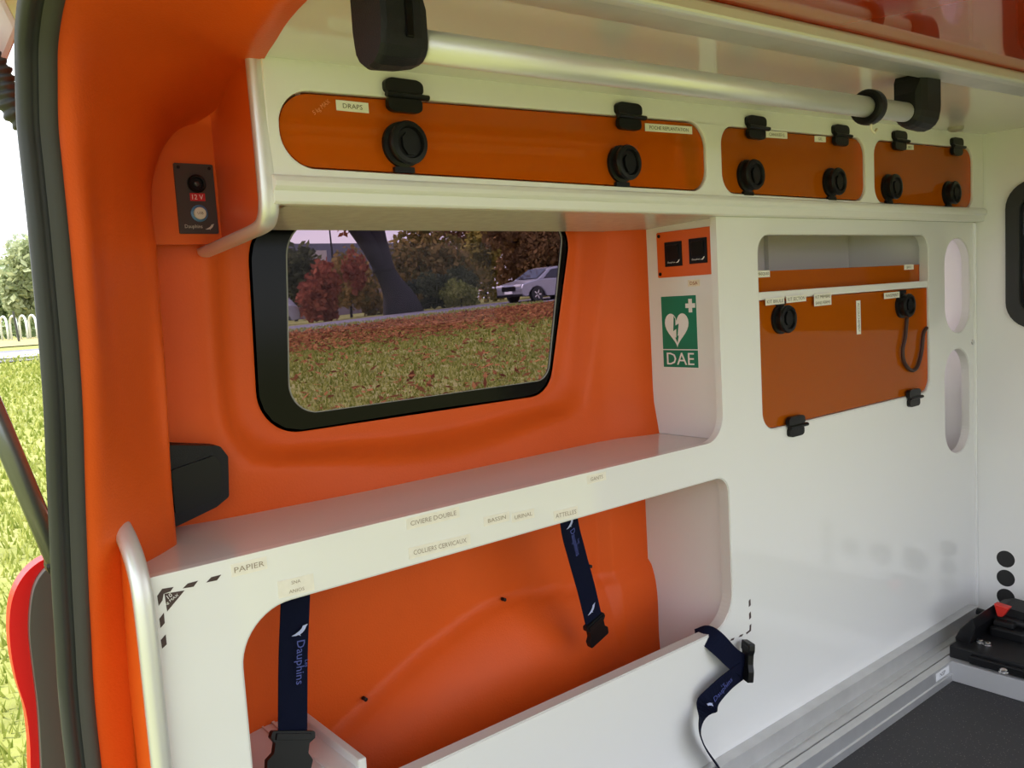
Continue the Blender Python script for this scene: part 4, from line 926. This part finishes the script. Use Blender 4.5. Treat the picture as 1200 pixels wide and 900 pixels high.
# house behind the trees
hx, hy = at(395, 62), 62; hz = terr(hx, hy)
hs = thing('house', 'house with dark purple-grey roof behind the trees', 'house', (hx, hy, hz))
MB().box(hx-8, hy, hz-.5, hx+11, hy+8, hz+3.3).obj('wall', mat('render_wall', (.30, .24, .25), .8), hs)
mb = MB(); mb.add([(hx-8.6, hy-.7, hz+2.9), (hx+11.6, hy-.7, hz+2.9), (hx+11.6, hy+4, hz+6.2), (hx-1.5, hy+4, hz+6.2), (hx-8.6, hy+8.7, hz+2.9), (hx+11.6, hy+8.7, hz+2.9)], [(0, 1, 2, 3), (3, 2, 5, 4), (0, 3, 4), (1, 5, 2), (0, 4, 5, 1)]); mb.obj('roof', mat('slate_roof', (.05, .05, .065), .7), hs)
for k in range(4):
    MB().box(hx-6+4*k, hy-.05, hz+1.0, hx-4.8+4*k, hy+.02, hz+2.4).obj('window', CABGLASS, hs)
MB().box(hx-2.2, hy-.1, hz+3.9, hx-.6, hy+1.5, hz+5.3).obj('dormer', mat('pale_dormer', (.55, .48, .46), .7), hs)

# cars
def car(x, y, label, paint, rz=0.):
    z = terr(x, y)+.03; t = thing('car', label, 'car', (x, y, z)); W2 = .89
    body = [(0.02, .35), (.0, .62), (.10, .80), (.95, .98), (1.25, 1.0), (3.9, 1.02), (4.28, .96), (4.38, .60), (4.32, .34), (3.95, .28), (3.88, .45), (3.70, .62), (3.45, .68), (3.20, .62), (3.02, .45), (2.95, .26), (1.40, .26), (1.30, .45), (1.12, .62), (.88, .68), (.64, .62), (.46, .45), (.40, .28), (.10, .28)]
    mb = MB(); plate_geo(mb, 'y', [(x+a, z+b) for a, b in body], [], y-W2, y+W2); mb.obj('body', paint, t, bevel=.07, seg=3)
    L0 = [(.98, .98), (1.75, 1.44), (2.2, 1.53), (3.2, 1.52), (3.95, 1.30), (4.22, 1.0)]
    V = [(x+a, y-W2*.97+(b-.98)*.30, z+b) for a, b in L0]+[(x+a, y+W2*.97-(b-.98)*.30, z+b) for a, b in L0]; n = len(L0)
    mb = MB().add(V, [tuple(range(n)), tuple(range(2*n-1, n-1, -1))]+[(i, i+1, i+1+n, i+n) for i in range(n-1)]+[(n-1, 0, n, 2*n-1)]); cabn = mb.obj('cabin', paint, t, bevel=.03)
    G = mat('car_glass', (.03, .035, .05), .08)
    def side(pts, nm):
        mb = MB().add([(x+a, y-W2*.97+(b-.98)*.30-.012, z+b) for a, b in pts], [tuple(range(len(pts)))]); mb.obj(nm, G, cabn)
    side([(1.30, 1.02), (1.85, 1.40), (2.3, 1.45), (2.45, 1.03)], 'side_window'); side([(2.55, 1.03), (2.42, 1.45), (3.15, 1.44), (3.6, 1.28), (3.65, 1.03)], 'side_window')
    mb = MB().add([(x+1.03, y-.72, z+1.03), (x+1.03, y+.72, z+1.03), (x+1.72, y+.62, z+1.445), (x+1.72, y-.62, z+1.445)], [(0, 1, 2, 3)])
    for i, v_ in enumerate(mb.v): mb.v[i] = (v_[0]-.012, v_[1], v_[2]+.012)
    mb.obj('windscreen', mat('car_windscreen', (.03, .035, .05), .06), cabn)
    for a in (.88, 3.45):
        for s in (-1, 1):
            mb = MB(); lathe_geo(mb, [(.20, .0), (.32, .0), (.335, -.04), (.335, -.18), (.30, -.2)], (x+a, y+s*(W2+.01), z+.335), (0, s, 0), 24); wh = mb.obj('wheel', RUBBER, t)
            mb = MB(); lathe_geo(mb, [(.215, -.01), (.21, .004), (.19, -.015), (.05, -.006), (.001, -.004)], (x+a, y+s*(W2+.012), z+.335), (0, s, 0), 20)
            for k in range(5):
                th = 2*PI*k/5; d = Vector((math.cos(th), 0, math.sin(th))); e = Vector((-d.z, 0, d.x)); c = Vector((x+a, y+s*(W2+.022), z+.335))
                mb.add([c+d*.05-e*.03, c+d*.20-e*.025, c+d*.20+e*.025, c+d*.05+e*.03], [(0, 1, 2, 3)], 1)
            ob('rim', fixed('rim', mb.v, mb.f, mb.i), [mat('dark_rim', (.06, .06, .06), .5), STEEL], wh)
    for s in (-1, 1): MB().box(x-.015 if s else 0, y+s*.62-.17, z+.66, x+.30, y+s*.62+.29*(1 if s > 0 else .98), z+.79).obj('headlight', mat('headlight', (.7, .7, .72), .1), t, bevel=.04)
    MB().box(x-.03, y-.45, z+.52, x+.05, y+.45, z+.72).obj('grille', BLACK, t); MB().box(x-.04, y-.26, z+.40, x-.0, y+.26, z+.51).obj('number_plate', SIGNW, t)
    MB().box(x-.05, y-.85, z+.27, x+.35, y+.85, z+.37).obj('bumper', BLACK, t, bevel=.03)
    return t
SILVER = mat('silver_paint', (.36, .37, .42), .3, metal=.5, coat=.5)
p = on_y(597, 352, 27.9); car(p.x, 27.9, 'silver hatchback driving on the road beyond the lawn', SILVER)
p = on_y(330, 360, 36); car(p.x-3.9, 36, 'pale blue-white car parked near the house', mat('pale_blue_paint', (.55, .58, .68), .3, coat=.5))
